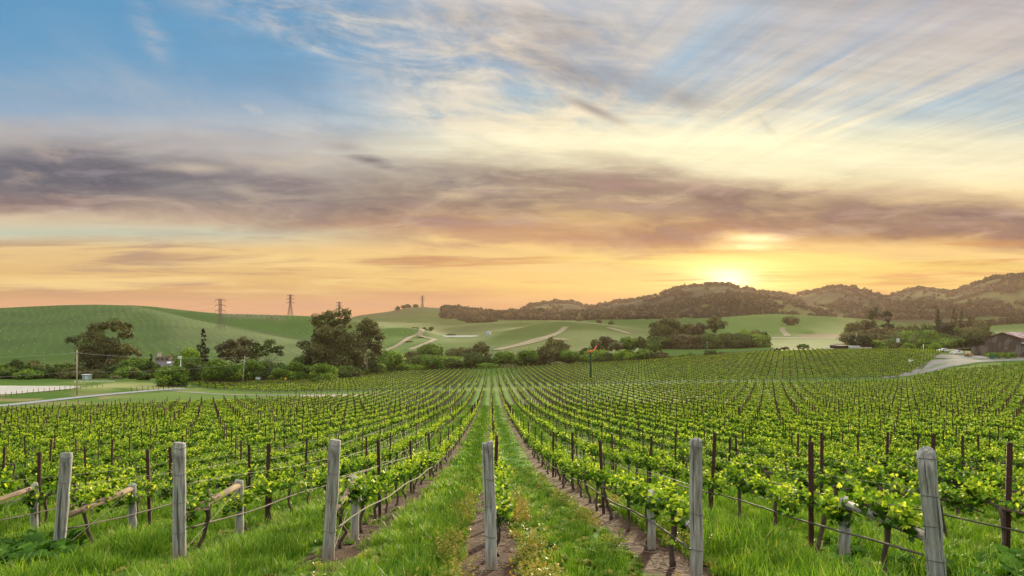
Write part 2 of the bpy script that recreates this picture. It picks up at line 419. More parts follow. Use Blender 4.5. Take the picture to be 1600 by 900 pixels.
# skylines of the wooded ranges: (u, photo row) seen at distance D, with a front slope of width wf
ridges = [
 (930, 190, [(-300, 600), (765, 560), (800, 532), (830, 514), (855, 506.5), (882, 503.5), (915, 506), (960, 511), (1000, 519), (1030, 532), (1060, 560), (1900, 600)]),
 (1180, 210, [(-300, 600), (660, 560), (690, 524), (720, 511), (760, 506.5), (810, 503.5), (850, 501.5), (880, 502), (910, 512), (950, 560), (1900, 600)]),
 (900, 200, [(-300, 600), (540, 560), (575, 528), (605, 516), (635, 513), (662, 517), (690, 532), (720, 560), (1900, 600)]),
 (1480, 330, [(-300, 600), (1080, 560), (1115, 512), (1145, 499), (1180, 493.5), (1212, 491.5), (1250, 493), (1300, 496.5), (1345, 500), (1400, 507), (1450, 520), (1520, 560), (1900, 600)]),
 (900, 300, [(-300, 492), (0, 484.5), (50, 481), (100, 478.5), (150, 477.5), (200, 478.8), (240, 486), (300, 502), (370, 517), (440, 533), (500, 548), (560, 570), (650, 600), (1900, 600)]),
 (1090, 210, [(-300, 560), (80, 500), (140, 482), (200, 477.5), (240, 480), (280, 485), (320, 489.5), (350, 492), (420, 493), (480, 495), (520, 498), (560, 503), (600, 520), (650, 545), (700, 560), (1900, 560)]),
 (1900, 480, [(-300, 560), (450, 545), (520, 510), (560, 495), (600, 490), (620, 485.5), (640, 482), (660, 480.5), (680, 482), (700, 484.5), (740, 488), (770, 493), (800, 500), (850, 520), (900, 540), (1900, 560)]),
 (2650, 750, [(740, 500), (790, 494), (810, 489), (830, 480), (850, 476), (880, 474), (905, 477), (922, 483), (945, 478), (962, 474), (985, 472), (1003, 467), (1020, 465), (1045, 457), (1065, 451), (1085, 448.5), (1110, 447), (1135, 447), (1150, 450), (1165, 455), (1185, 458), (1210, 461), (1235, 464), (1262, 460), (1285, 454), (1310, 450.5), (1335, 454), (1360, 460), (1378, 466), (1400, 462), (1420, 456), (1440, 453), (1462, 457), (1485, 459), (1500, 456), (1520, 448), (1545, 438), (1570, 432.5), (1600, 431), (1680, 428), (1800, 436), (1950, 440)]),
 (2050, 420, [(900, 520), (960, 492), (1000, 486), (1040, 482), (1075, 474), (1105, 468), (1140, 462), (1180, 463), (1215, 468), (1250, 474), (1300, 480), (1340, 488), (1400, 486), (1450, 480), (1500, 470), (1550, 455), (1600, 449), (1700, 446), (1900, 450)]),
 (1750, 300, [(560, 540), (690, 512), (720, 504), (760, 500), (800, 491), (840, 489), (880, 492), (930, 492), (970, 497), (1000, 503), (1040, 510), (1100, 520), (1900, 530)]),
]
UG = np.arange(-300, 1901, 10.0)
DG = np.concatenate([np.arange(-30, 30, 1.0), np.arange(30, 400, 3.0), np.geomspace(400, 7000, 150)])
def _table():
    us = sorted(prof); cols = []
    for u in us:
        p = np.array(prof[u] + [(3600, 0), (4600, -25), (7100, -30)]); cols.append(np.interp(DG, p[:, 0], p[:, 1]))
    cols = np.array(cols)
    Z = np.empty((len(UG), len(DG)))
    for j in range(len(DG)): Z[:, j] = np.interp(UG, us, cols[:, j])
    def sm(A, ax, k):
        for _ in range(k):
            P = np.pad(A, [(1, 1) if a == ax else (0, 0) for a in (0, 1)], mode='edge')
            sl = lambda o: P[o:o + A.shape[0], :] if ax == 0 else P[:, o:o + A.shape[1]]
            A = 0.25 * sl(0) + 0.5 * sl(1) + 0.25 * sl(2)
        return A
    Xn = np.clip(-(UG[:, None] - 800) / F * np.clip(DG[None, :], 4, None), 0, 9)
    Z = Z - .040 * Xn * np.clip((42 - DG[None, :]) / 26, 0, 1)
    Z0 = Z.copy()
    Z = sm(sm(Z, 1, 5), 0, 14)
    w = np.clip((DG - 24) / 20, 0, 1)[None, :]
    Z = sm(Z0, 1, 2) * (1 - w) + Z * w
    for D, wf, pts in ridges:
        p = np.array(pts, float)
        yy = np.interp(UG, p[:, 0], p[:, 1]); zr = (520 - yy) / F * D
        dd = DG[None, :] - D
        # spurs running down towards the viewer
        spur = np.sin(UG * 0.045 + D)[:, None] * 0.5 + np.sin(UG * 0.021 + 2 * D)[:, None] * 0.5
        wfu = wf * (1 + 0.35 * spur)
        g = np.where(dd < 0, np.exp(-(np.abs(dd) / wfu) ** 1.7 * 1.3), np.exp(-(dd / min(700, wf * 1.3)) ** 2))
        zl = -48 + (zr[:, None] + 48) * g
        k = 6.0
        m = np.maximum(Z, zl)
        Zs = m + k * np.log(np.exp((Z - m) / k) + np.exp((zl - m) / k))
        far = np.clip((DG - 480) / 200, 0, 1)[None, :]
        Z = Z * (1 - far) + Zs * far
    return Z
ZT = _table()
def zground(x, y):
    x = np.asarray(x, float); y = np.asarray(y, float)
    u = np.clip(800 + F * x / np.maximum(y, 4.0), UG[0], UG[-1] - 1e-3)
    d = np.clip(y, DG[0], DG[-1] - 1e-3)
    i = (u - UG[0]) / 10.0; i0 = i.astype(int); fi = i - i0
    j0 = np.clip(np.searchsorted(DG, d, side='right') - 1, 0, len(DG) - 2); fj = (d - DG[j0]) / (DG[j0 + 1] - DG[j0])
    return (ZT[i0, j0] * (1 - fi) * (1 - fj) + ZT[i0 + 1, j0] * fi * (1 - fj) + ZT[i0, j0 + 1] * (1 - fi) * fj + ZT[i0 + 1, j0 + 1] * fi * fj)
def zg(x, y): return float(zground(np.array([x]), np.array([y]))[0])
def at(u, d, dz=0.0):
    x = (u - 800) / F * d; return Vector((x, d, zg(x, d) + dz))
def vnoise(x, y, seed=0):
    """smooth value noise, numpy"""
    rr = np.random.default_rng(seed).random((256, 256))
    xi = np.floor(x).astype(int); yi = np.floor(y).astype(int); fx = x - xi; fy = y - yi
    fx = fx * fx * (3 - 2 * fx); fy = fy * fy * (3 - 2 * fy)
    g = lambda a, b: rr[a % 256, b % 256]
    return (g(xi, yi) * (1 - fx) + g(xi + 1, yi) * fx) * (1 - fy) + (g(xi, yi + 1) * (1 - fx) + g(xi + 1, yi + 1) * fx) * fy
def fbm(x, y, seed=0, o=4):
    s = 0; a = 0.5; t = 0
    for k in range(o): s = s + a * vnoise(x * 2 ** k, y * 2 ** k, seed + k); t += a; a *= .5
    return s / t

# vineyard frame: rows run along RD, c is the distance across the rows, t along them
RDX, RDY = -0.03, 0.99955
ROW = 2.3
def rowc(x, y): return x * RDY - y * RDX
def rowt(x, y): return x * RDX + y * RDY
def from_row(c, t): return c * RDY + t * RDX, -c * RDX + t * RDY
def uof(x, y): return 800 + F * x / np.maximum(y, 1.0)

# far edge of the front block / limits of the second block, in distance along the rows
def front_end(c):
    return np.interp(c, [-120, -100, -60, -35, -25, 0, 40, 90, 150, 200], [118, 122, 148, 158, 178, 186, 188, 184, 184, 184])
def front_start(c):
    k = np.asarray(c, float) / ROW
    return np.interp(k, [-60, -5, -4, -3, -2, -1, 0, 1, 2, 3, 60], [14, 12.2, 11.8, 11.1, 10.2, 9.7, 8.6, 7.6, 7.0, 6.4, 3])

# ------------------------------------------------------------ ground sheet
def ground_colours(x, y):
    u = uof(x, y); d = y
    n1 = fbm(x / 40, y / 40, 3); n2 = fbm(x / 9, y / 9, 11); n3 = fbm(x / 130, y / 130, 21)
    c = np.empty((len(x), 3))
    grass = np.array([0.065, 0.122, 0.012]); dry = np.array([0.16, 0.15, 0.05])
    c[:] = grass
    c += (n1[:, None] - .5) * np.array([0.05, 0.05, 0.01])
    def put(mask, col, var=0.0, nn=None):
        nonlocal c
        m = np.clip(mask, 0, 1)[:, None]; col = np.array(col)
        k = 1 + ((nn if nn is not None else n1) - .5)[:, None] * var
        c = c * (1 - m) + col * k * m
    def box(u0, u1, d0, d1, su=8, sd=15):
        a = 1 / (1 + np.exp(-(u - u0) / su)) * 1 / (1 + np.exp((u - u1) / su))
        return a / (1 + np.exp(-(d - d0) / sd)) / (1 + np.exp((d - d1) / sd))
    # left hill: young vineyard, grey-green, and grassy shoulder
    put(box(-400, 520, 520, 1500, 10, 25), (0.076, 0.122, 0.042), .5)
    put(box(-400, 235, 880, 1500, 10, 12), (0.06, 0.10, 0.03), .4)
    # greener shoulder to the right of the fold
    fold = 215 + (1000 - d) * 0.62
    put(box(200, 520, 560, 1500, 8, 20) * (d > 935) * (u > 190), (0.052, 0.122, 0.016), .4)
    put(box(345, 446, 1030, 1120, 3, 8), (0.12, 0.12, 0.09), .5)
    # olive hill in the middle distance
    put(box(540, 800, 1000, 2600, 12, 60), (0.115, 0.13, 0.045), .5, n3)
    put(box(590, 690, 560, 1150, 10, 30), (0.085, 0.15, 0.03), .5)
    put(box(660, 850, 930, 1250, 8, 15), (0.14, 0.14, 0.075), .4)
    put(box(780, 1030, 520, 1250, 10, 25), (0.11, 0.13, 0.04), .5, n3)
    put(box(930, 1345, 400, 780, 10, 15), (0.095, 0.15, 0.04), .35)
    put(box(1120, 1345, 880, 1560, 10, 30), (0.12, 0.17, 0.05), .4, n3)
    put(box(1248, 1330, 745, 885, 5, 8), (0.19, 0.12, 0.10), .2)
    put(box(1480, 2100, 480, 1500, 10, 30), (0.11, 0.16, 0.05), .4, n3)
    put(box(1545, 1640, 620, 700, 6, 10), (0.2, 0.15, 0.10), .2)
    # wooded ranges: undergrowth
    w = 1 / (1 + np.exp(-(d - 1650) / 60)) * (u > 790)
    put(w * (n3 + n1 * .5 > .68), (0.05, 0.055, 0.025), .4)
    put(w * (n3 + n1 * .5 <= .68), (0.13, 0.15, 0.045), .4)
    # dry verge and bank by the left road and pond
    put(box(-200, 175, 155, 180, 20, 4) * (n2 > .42), (0.22, 0.17, 0.075), .5, n2)
    put(box(120, 310, 196, 225, 12, 6) * (n2 > .36), (0.26, 0.26, 0.10), .6, n2)
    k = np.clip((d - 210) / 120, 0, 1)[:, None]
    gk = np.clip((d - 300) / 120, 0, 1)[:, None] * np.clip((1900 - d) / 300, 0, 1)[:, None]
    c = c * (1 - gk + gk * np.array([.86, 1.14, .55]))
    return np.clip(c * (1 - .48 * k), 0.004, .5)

def build_ground():
    w = np.concatenate([np.linspace(-1.9, -1.05, 18)[:-1], np.linspace(-1.05, 1.05, 240), np.linspace(1.05, 1.9, 18)[1:]])
    d = np.concatenate([np.arange(-20, 0, 4.0), np.arange(0, 40, 1.0), np.arange(40, 380, 2.5), np.geomspace(380, 6900, 210)])
    Wm, Dm = np.meshgrid(w, d); Xm = Wm * (Dm + 25) * 0.82; Ym = Dm
    x, y = Xm.ravel(), Ym.ravel(); z = zground(x, y)
    lump = np.clip((y - 1200) / 800, 0, 1) * (fbm(x / 160, y / 160, 5) - .5) * 16 * np.clip((3600 - y) / 600, 0, 1)
    z = z + lump * 0.5
    nw, nd = len(w), len(d)
    I = np.arange(nw * nd).reshape(nd, nw)
    Fq = np.stack([I[:-1, :-1].ravel(), I[:-1, 1:].ravel(), I[1:, 1:].ravel(), I[1:, :-1].ravel()], 1)
    c = rowc(x, y); t = rowt(x, y)
    front = ((t < front_end(c)) & (t > front_start(c) - 1.0) & (y > 0)).astype(float)
    second = in_second(x, y).astype(float)
    u_ = uof(x, y); lines = ((y > 520) & (y < 1300) & ((u_ < 500) | ((u_ > 590) & (u_ < 1030)) | (u_ > 1125))).astype(float) * np.clip(.45 + 1.1 * (fbm(x / 90, y / 90, 77) - .3), 0, 1)
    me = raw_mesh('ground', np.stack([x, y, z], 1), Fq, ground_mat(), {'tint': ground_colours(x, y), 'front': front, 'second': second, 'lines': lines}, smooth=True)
    return tag(mesh_obj('ground', me), kind='structure')

def in_second(x, y):
    """the vineyard block beyond the cross path, up to the crest"""
    u = uof(x, y); t = rowt(x, y)
    lo = np.interp(u, [290, 330, 420, 640, 700, 768, 900, 1000, 1240, 1400, 1430, 1480, 1500], [222, 204, 184, 185, 196, 200, 198, 197, 196, 198, 215, 248, 260])
    hi = np.interp(u, [250, 330, 430, 540, 620, 768, 900, 1000, 1240, 1400, 1480, 1500], [236, 246, 262, 290, 330, 348, 345, 345, 345, 330, 300, 296])
    return (u > 300) & (u < 1462 + np.clip((260 - y) * -.5, -20, 20)) & (y > lo) & (y < hi)

def ground_mat():
    m, b = new_mat('ground')
    P = geopos(); x, y, z = sep(P)
    c = x * RDY - y * RDX
    wob = (noise(P, 0.35, 3, .6) - 0.5)
    fine = noise(P, 2.2, 5, .65); mid = noise(P, 0.6, 4, .6); big = noise(P, 0.03, 3, .5)
    k = X.op('FRACT', c / ROW + 0.5 + 100.0)
    dist = xabs(k - 0.5) * ROW + wob * 0.30            # metres from the nearest vine row
    soil_amt = step(dist, 0.52, 0.34)
    # the strips right of the middle are kept bare, on the left grass has grown in
    tt = x * RDX + y * RDY
    bare = xmax(xmax(step(c, -3.5, -2.5) * step(c, 4.5, 2.8), 0.35), step(tt, 45, 80) * .85)
    soil_c = mixc(step(fine, .35, .7), (0.030, 0.016, 0.010), (0.078, 0.045, 0.030))
    grass_c = mixc(step(mid * .5 + fine * .5, .35, .65), (0.035, 0.095, 0.006), (0.085, 0.18, 0.014))
    grass_c = mixc(step(fine, .55, .8) * .5, grass_c, (0.20, 0.20, 0.05))
    row_c = mixc(soil_amt * bare, grass_c, soil_c)
    base = attr_col('tint')
    base = mixc(step(mid, .3, .7) * .35, base, scalec(base, 0.6))
    base = mixc(step(big, .35, .65) * .25, base, scalec(base, 1.35))
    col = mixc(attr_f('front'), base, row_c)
    # second block: rows follow the same line as far as the fold, then turn
    s2 = mixc(step(dist, 0.62, 0.35) * .8, mixc(step(mid, .35, .65), (0.035, 0.095, 0.008), (0.065, 0.14, 0.012)), (0.055, 0.045, 0.018))
    col = mixc(attr_f('second'), col, s2)
    # planted lines on the far slopes
    ln = attr_f('lines'); w = noise(P, 0.012, 2, .5) * 26.0
    la = X.op('SINE', (x * .84 + y * .54 + w) * (6.283 / 7.5))
    lb = noise(vscale(P, (.84 * .5, .1, .1)), .12, 4, .6)
    col = mixc(ln * step(la, -.3, .8) * .55, col, scalec(col, 1.75))
    col = mixc(ln * step(lb, .42, .62) * .4, col, scalec(col, .62))
    setin(b, 'Base Color', col); setin(b, 'Roughness', 0.95); b.inputs['Specular IOR Level'].default_value = 0.1
    near = step(y, 60, 20)
    setin(b, 'Normal', bump(fine * 0.7 + mid * 0.5, 0.5, 0.12))
    return m
GROUND = build_ground()

# ------------------------------------------------------------ roads, tracks, pond: sheets laid on the ground
def ribbon(name, pts, width, mat, lift=0.06, n=120, kind='structure', wob=0.0):
    """pts: (u, distance) along the middle line"""
    P = np.array([((u - 800) / F * d, d) for u, d in pts]); s = np.r_[0, np.cumsum(np.hypot(*np.diff(P, axis=0).T))]
    ss = np.linspace(0, s[-1], n); A = []
    def sm(a):
        for _ in range(6): a = np.r_[a[0], (a[:-2] + 2 * a[1:-1] + a[2:]) / 4, a[-1]]
        return a
    px, py = sm(np.interp(ss, s, P[:, 0])), sm(np.interp(ss, s, P[:, 1]))
    if hasattr(width, '__len__'): wd = np.interp(ss, s, width)
    else: wd = np.full(n, width)
    wd = wd * (1 + wob * (vnoise(ss * .11, ss * 0, 5) - .5))
    tx, ty = np.gradient(px), np.gradient(py); L = np.hypot(tx, ty); nx, ny = ty / L, -tx / L
    V = []; m = 7
    for i in range(m):
        o = (i / (m - 1) - .5) * wd
        x, y = px + nx * o, py + ny * o
        V.append(np.stack([x, y, zground(x, y) + lift], 1)); A.append(np.full(n, abs(i / (m - 1) - .5) * 2))
    V = np.stack(V, 1).reshape(-1, 3); A = np.stack(A, 1).ravel()
    I = np.arange(n * m).reshape(n, m)
    Fq = np.stack([I[:-1, :-1].ravel(), I[:-1, 1:].ravel(), I[1:, 1:].ravel(), I[1:, :-1].ravel()], 1)
    o = mesh_obj(name, raw_mesh(name, V, Fq, mat, {'across': A}, smooth=True)); tag(o, kind=kind); return o
def track_mat(name, c1, c2, green, scale):
    m, b = new_mat(name); P = geopos(); n = noise(P, scale, 5, .65); n2 = noise(P, scale * .25, 4, .6); a = attr_f('across')
    c = mixc(step(n, .3, .7), c1, c2)
    mid = step(a, .34, .05) * step(n2, .40, .60) * .75
    e = step(a + (n - .5) * .9, .68, .98)
    setin(b, 'Base Color', mixc(xmax(mid, e), c, green)); setin(b, 'Roughness', .95); return m
asphalt = simple('asphalt', (0.25, 0.25, 0.26), .9, var=.2, scale=.8)
gravel = track_mat('gravel', (0.19, 0.18, 0.175), (0.11, 0.105, 0.10), (0.05, 0.10, 0.015), .5)
dirt = track_mat('dirt', (0.20, 0.155, 0.095), (0.13, 0.10, 0.06), (0.065, 0.09, 0.025), .12)
ribbon('road', [(-200, 128), (-60, 140), (0, 147), (60, 157), (120, 168), (190, 182), (240, 193), (290, 205)], 4.2, asphalt, .10)
ribbon('track', [(262, 192), (300, 187), (350, 178), (400, 173), (470, 171), (540, 171), (600, 173), (650, 176)], [2.2, 2.2, 2.0, 2.2, 2.4, 2.4, 2.2, 1.2], gravel)
ribbon('road', [(1380, 199), (1410, 206), (1440, 218), (1462, 232), (1490, 246), (1540, 250), (1610, 252), (1750, 256)], [2.2, 3.4, 6, 11, 15, 16, 14, 11], gravel, .10, wob=.25)
ribbon('yard', [(1452, 264), (1490, 264), (1530, 264), (1580, 262), (1640, 262)], [12, 26, 22, 14, 12], gravel, .14)
ribbon('track', [(640, 610), (668, 700), (680, 780), (655, 830), (660, 900), (672, 1000)], 7, dirt, .35)
ribbon('track', [(600, 600), (622, 680), (640, 800), (660, 870)], 6, dirt, .35)
ribbon('track', [(775, 560), (800, 600), (825, 640), (845, 690), (862, 730), (874, 780), (884, 850)], [10, 11, 14, 18, 10, 8, 7], dirt, .4)
ribbon('track', [(852, 690), (868, 685), (885, 660)], 10, dirt, .4)
ribbon('track', [(950, 880), (965, 860), (985, 820)], 9, dirt, .4)
ribbon('track', [(1231, 820), (1228, 900), (1222, 1000), (1224, 1080)], 8, dirt, .4)
ribbon('road', [(1150, 850), (1200, 790), (1260, 740), (1330, 715), (1420, 700)], 6, simple('pale_road', (0.30, 0.28, 0.25), .9), .35)
# bank of bare earth where the culvert runs under the track
def build_bank():
    n = 40; V = []; m = 5
    us = np.linspace(466, 592, n)
    for i, u in enumerate(us):
        e = math.sin(math.pi * i / (n - 1)) ** .5
        for j in range(m):
            d = 169.3 - 7.5 * e * j / (m - 1)
            x = (u - 800) / F * d
            V.append((x, d, zg(x, d) + .05 + (0.06 if j == 0 else 0)))
    I = np.arange(n * m).reshape(n, m)
    Fq = np.stack([I[:-1, :-1].ravel(), I[:-1, 1:].ravel(), I[1:, 1:].ravel(), I[1:, :-1].ravel()], 1)
    tag(mesh_obj('earth_bank', raw_mesh('earth_bank', np.array(V), Fq, simple('bank_soil', (0.16, 0.11, 0.085), .95, scale=.6, c2=(0.27, 0.23, 0.2)))), kind='structure')
build_bank()
wm, wb = new_mat('water')
setin(wb, 'Base Color', (0.92, 0.84, 0.70)); setin(wb, 'Roughness', 0.30); setin(wb, 'Metallic', .9)
setin(wb, 'Normal', bump(noise(vscale(geopos(), (1, 3, 1)), 1.5, 3, .5), 0.05, 0.02))
def build_pond():
    pts = [(-300, 160), (-150, 168), (-40, 174), (20, 180), (70, 188), (110, 196), (128, 203), (118, 207), (60, 207), (0, 208), (-150, 210), (-300, 212)]
    V = [((u - 800) / F * d, d) for u, d in pts]
    zw = max(zg(x, y) for x, y in V) + 0.05
    me = bpy.data.meshes.new('water'); me.from_pydata([(x, y, zw) for x, y in V], [], [tuple(range(len(V)))]); me.materials.append(wm)
    if me.polygons[0].normal.z < 0: me.flip_normals()
    tag(mesh_obj('water', me), kind='structure')
    return zw
POND_Z = build_pond()
# ------------------------------------------------------------ scattering of uncountable growth
def proto_collection(name, meshes):
    c = bpy.data.collections.new(name)
    for i, me in enumerate(meshes):
        o = bpy.data.objects.new('%s.%03d' % (name, i + 1), me); c.objects.link(o)
    return c
def scatter(name, pts, rot, scl, idx, meshes):
    pts = np.asarray(pts, np.float32); n = len(pts)
    me = bpy.data.meshes.new(name); me.vertices.add(n); me.vertices.foreach_set('co', pts.ravel())
    a = me.attributes.new('rot', 'FLOAT_VECTOR', 'POINT'); a.data.foreach_set('vector', np.asarray(rot, np.float32).ravel())
    scl = np.asarray(scl, np.float32)
    if scl.ndim == 1: scl = np.repeat(scl[:, None], 3, 1)
    a = me.attributes.new('scl', 'FLOAT_VECTOR', 'POINT'); a.data.foreach_set('vector', scl.ravel())
    a = me.attributes.new('idx', 'INT', 'POINT'); a.data.foreach_set('value', np.asarray(idx, np.int32))
    ob = mesh_obj(name, me); tag(ob, kind='stuff')
    ng = bpy.data.node_groups.new(name, 'GeometryNodeTree')
    ng.interface.new_socket(name='Geometry', in_out='INPUT', socket_type='NodeSocketGeometry')
    ng.interface.new_socket(name='Geometry', in_out='OUTPUT', socket_type='NodeSocketGeometry')
    N = ng.nodes; L = ng.links
    gi = N.new('NodeGroupInput'); go = N.new('NodeGroupOutput'); ip = N.new('GeometryNodeInstanceOnPoints'); ci = N.new('GeometryNodeCollectionInfo')
    ci.inputs['Collection'].default_value = proto_collection(name + '_kinds', meshes)
    ci.inputs['Separate Children'].default_value = True; ci.inputs['Reset Children'].default_value = True
    def na(nm, ty):
        q = N.new('GeometryNodeInputNamedAttribute'); q.data_type = ty; q.inputs['Name'].default_value = nm
        return [o for o in q.outputs if o.enabled and o.name == 'Attribute'][0]
    L.new(gi.outputs[0], ip.inputs['Points']); L.new(ci.outputs[0], ip.inputs['Instance']); ip.inputs['Pick Instance'].default_value = True
    L.new(na('idx', 'INT'), ip.inputs['Instance Index']); L.new(na('rot', 'FLOAT_VECTOR'), ip.inputs['Rotation']); L.new(na('scl', 'FLOAT_VECTOR'), ip.inputs['Scale'])
    L.new(ip.outputs[0], go.inputs[0])
    md = ob.modifiers.new('scatter', 'NODES'); md.node_group = ng
    return ob

# ------------------------------------------------------------ leaves
LEAF = np.array([(0, 0, 0), (.34, -.06, .03), (.52, .22, -.02), (.30, .38, .05), (.34, .72, -.03), (.12, .62, .06), (0, 1.0, -.04),
                 (-.12, .62, .06), (-.34, .72, -.03), (-.30, .38, .05), (-.52, .22, -.02), (-.34, -.06, .03), (0, .35, -.05)])
LEAF_F = [(12, i, i + 1) for i in range(0, 11)] + [(12, 11, 0)]
OVAL = np.array([(0, 0, 0), (.28, .35, .06), (.22, .75, .02), (0, 1, -.06), (-.22, .75, .02), (-.28, .35, .06)])
OVAL_F = [(0, 1, 2), (0, 2, 3), (0, 3, 4), (0, 4, 5)]
QUAD = np.array([(-.45, 0, 0), (.45, 0.05, .05), (.4, .95, -.05), (-.35, 1, .04)])
QUAD_F = [(0, 1, 2), (0, 2, 3)]
def rand_basis(n, rng, up=0.5, flat=0.6):
    """n random frames: leaf axis Y and face normal Z, faces biased upward"""
    nrm = rng.normal(size=(n, 3)); nrm[:, 2] = np.abs(nrm[:, 2]) + up; nrm /= np.linalg.norm(nrm, axis=1)[:, None]
    ax = rng.normal(size=(n, 3)); ax[:, 2] -= flat * .6
    ax -= (ax * nrm).sum(1)[:, None] * nrm; ax /= np.linalg.norm(ax, axis=1)[:, None]
    sx = np.cross(ax, nrm)
    return sx, ax, nrm
def leaves(P, size, rng, shape=(LEAF, LEAF_F), up=0.5, flat=0.6, basis=None):
    n = len(P); S, Fc = shape; Fc = np.array(Fc)
    sx, ax, nz = basis if basis else rand_basis(n, rng, up, flat)
    s = np.asarray(size).reshape(-1, 1) * np.ones((n, 1))
    V = (P[:, None, :] + s[:, None] * (S[None, :, 0:1] * sx[:, None] + S[None, :, 1:2] * ax[:, None] + S[None, :, 2:3] * nz[:, None])).reshape(-1, 3)
    Fq = (Fc[None] + (np.arange(n) * len(S))[:, None, None]).reshape(-1, Fc.shape[1])
    return V, Fq, len(S)

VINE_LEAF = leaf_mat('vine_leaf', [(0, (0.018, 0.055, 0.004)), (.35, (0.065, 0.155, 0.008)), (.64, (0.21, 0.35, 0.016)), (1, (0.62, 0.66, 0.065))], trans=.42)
bark = simple('vine_bark', (0.045, 0.028, 0.02), .95, scale=20, c2=(0.10, 0.065, 0.045), stretch=(1, 1, .3), bmp=.6)
rust = simple('rusty_steel', (0.065, 0.014, 0.009), .8, scale=12, c2=(0.028, 0.009, 0.008), stretch=(1, 1, .3))
wire_m = simple('wire', (0.12, 0.115, 0.11), .6, metal=.3)
hose_m = simple('hose', (0.030, 0.024, 0.020), .85, scale=1.2, c2=(0.10, 0.08, 0.062))

def canopy_mesh(name, rng, nshoot, nleaf, size, half=.70, seg=None, shape=(LEAF, LEAF_F)):
    P = []; T = []; Sz = []
    clumps = rng.uniform(-half, half, max(3, nshoot // 3))
    for k in range(nshoot):
        y = np.clip(clumps[k % len(clumps)] + rng.normal(0, .10), -half, half) if rng.random() < .75 else rng.uniform(-half, half)
        h = rng.uniform(.10, .38); lx = rng.normal(0, .11); ly = rng.normal(0, .10)
        for j in range(nleaf):
            f = (j + rng.random()) / nleaf
            P.append((lx * f + rng.normal(0, .065), y + ly * f + rng.normal(0, .065), .70 + h * f + rng.normal(0, .03) - (rng.random() < .22) * rng.uniform(.02, .12)))
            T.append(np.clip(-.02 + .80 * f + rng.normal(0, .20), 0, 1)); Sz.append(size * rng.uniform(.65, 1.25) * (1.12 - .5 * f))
    P = np.array(P); V, Fq, k = leaves(P, np.array(Sz), rng, shape, up=.35)
    return V, Fq, np.repeat(T, k)
def trunk_mb(rng, n=7):
    mb = MB(); w = rng.normal(0, .03, (6, 2)); lean = rng.normal(0, .05, 2)
    pts = [(w[i][0] + lean[0] * i / 5, w[i][1] + lean[1] * i / 5, -.05 + .76 * i / 5) for i in range(6)]
    mb.tube(pts, [.045, .034, .03, .034, .038, .045], n)
    x, y, z = pts[-1]
    for s in (-1, 1):
        mb.tube([(x, y, z - .02), (x * .6, y + s * .15, .70), (0.01, y + s * .42, .715 + rng.normal(0, .012)), (0, s * .76, .70)], [.036, .027, .020, .012], max(5, n - 2))
        for k in range(4):
            yy = y + s * (.15 + .16 * k); mb.tube([(0, yy, .70), (rng.normal(0, .02), yy + rng.normal(0, .02), .80)], [.017, .009], 5)
    return mb
NV = 7
vine_rng = np.random.default_rng(42)
V_CAN = []; V_TRUNK = []
for i in range(NV):
    V, Fq, T = canopy_mesh('canopy', vine_rng, int(vine_rng.integers(24, 32)), 11, .094)
    V_CAN.append(raw_mesh('canopy', V, Fq, VINE_LEAF, {'tone': T}))
    V_TRUNK.append(trunk_mb(vine_rng).mesh('trunk', bark, True))
def far_vine(rng, nshoot, nleaf, size, half, trunks):
    V, Fq, T = canopy_mesh('v', rng, nshoot, nleaf, size, half, shape=(QUAD, QUAD_F))
    me_v = [V]; fs = [Fq]; n = len(V); mi = [np.zeros(len(Fq), int)]
    # trunk(s) as three-sided stems
    for y in trunks:
        a = np.array([(.035 * math.cos(q), y + .035 * math.sin(q), z) for z in (0, .74) for q in (0, 2.1, 4.2)])
        f = np.array([(0, 1, 4), (0, 4, 3), (1, 2, 5), (1, 5, 4), (2, 0, 3), (2, 3, 5)]) + n
        me_v.append(a); fs.append(f); n += 6; mi.append(np.ones(6, int)); T = np.r_[T, np.zeros(6)]
    me = raw_mesh('grapevine_kind', np.concatenate(me_v), np.concatenate(fs), VINE_LEAF, {'tone': T})
    me.materials.append(bark); me.polygons.foreach_set('material_index', np.concatenate(mi).astype(np.int32)); return me
FAR = [far_vine(vine_rng, 26, 6, .14, .70, [0]) for _ in range(5)] + [far_vine(vine_rng, 34, 4, .20, 1.5, [-.75, .75]) for _ in range(4)] \
    + [far_vine(vine_rng, 30, 3, .30, 3.0, [-2, 0, 2]) for _ in range(3)]

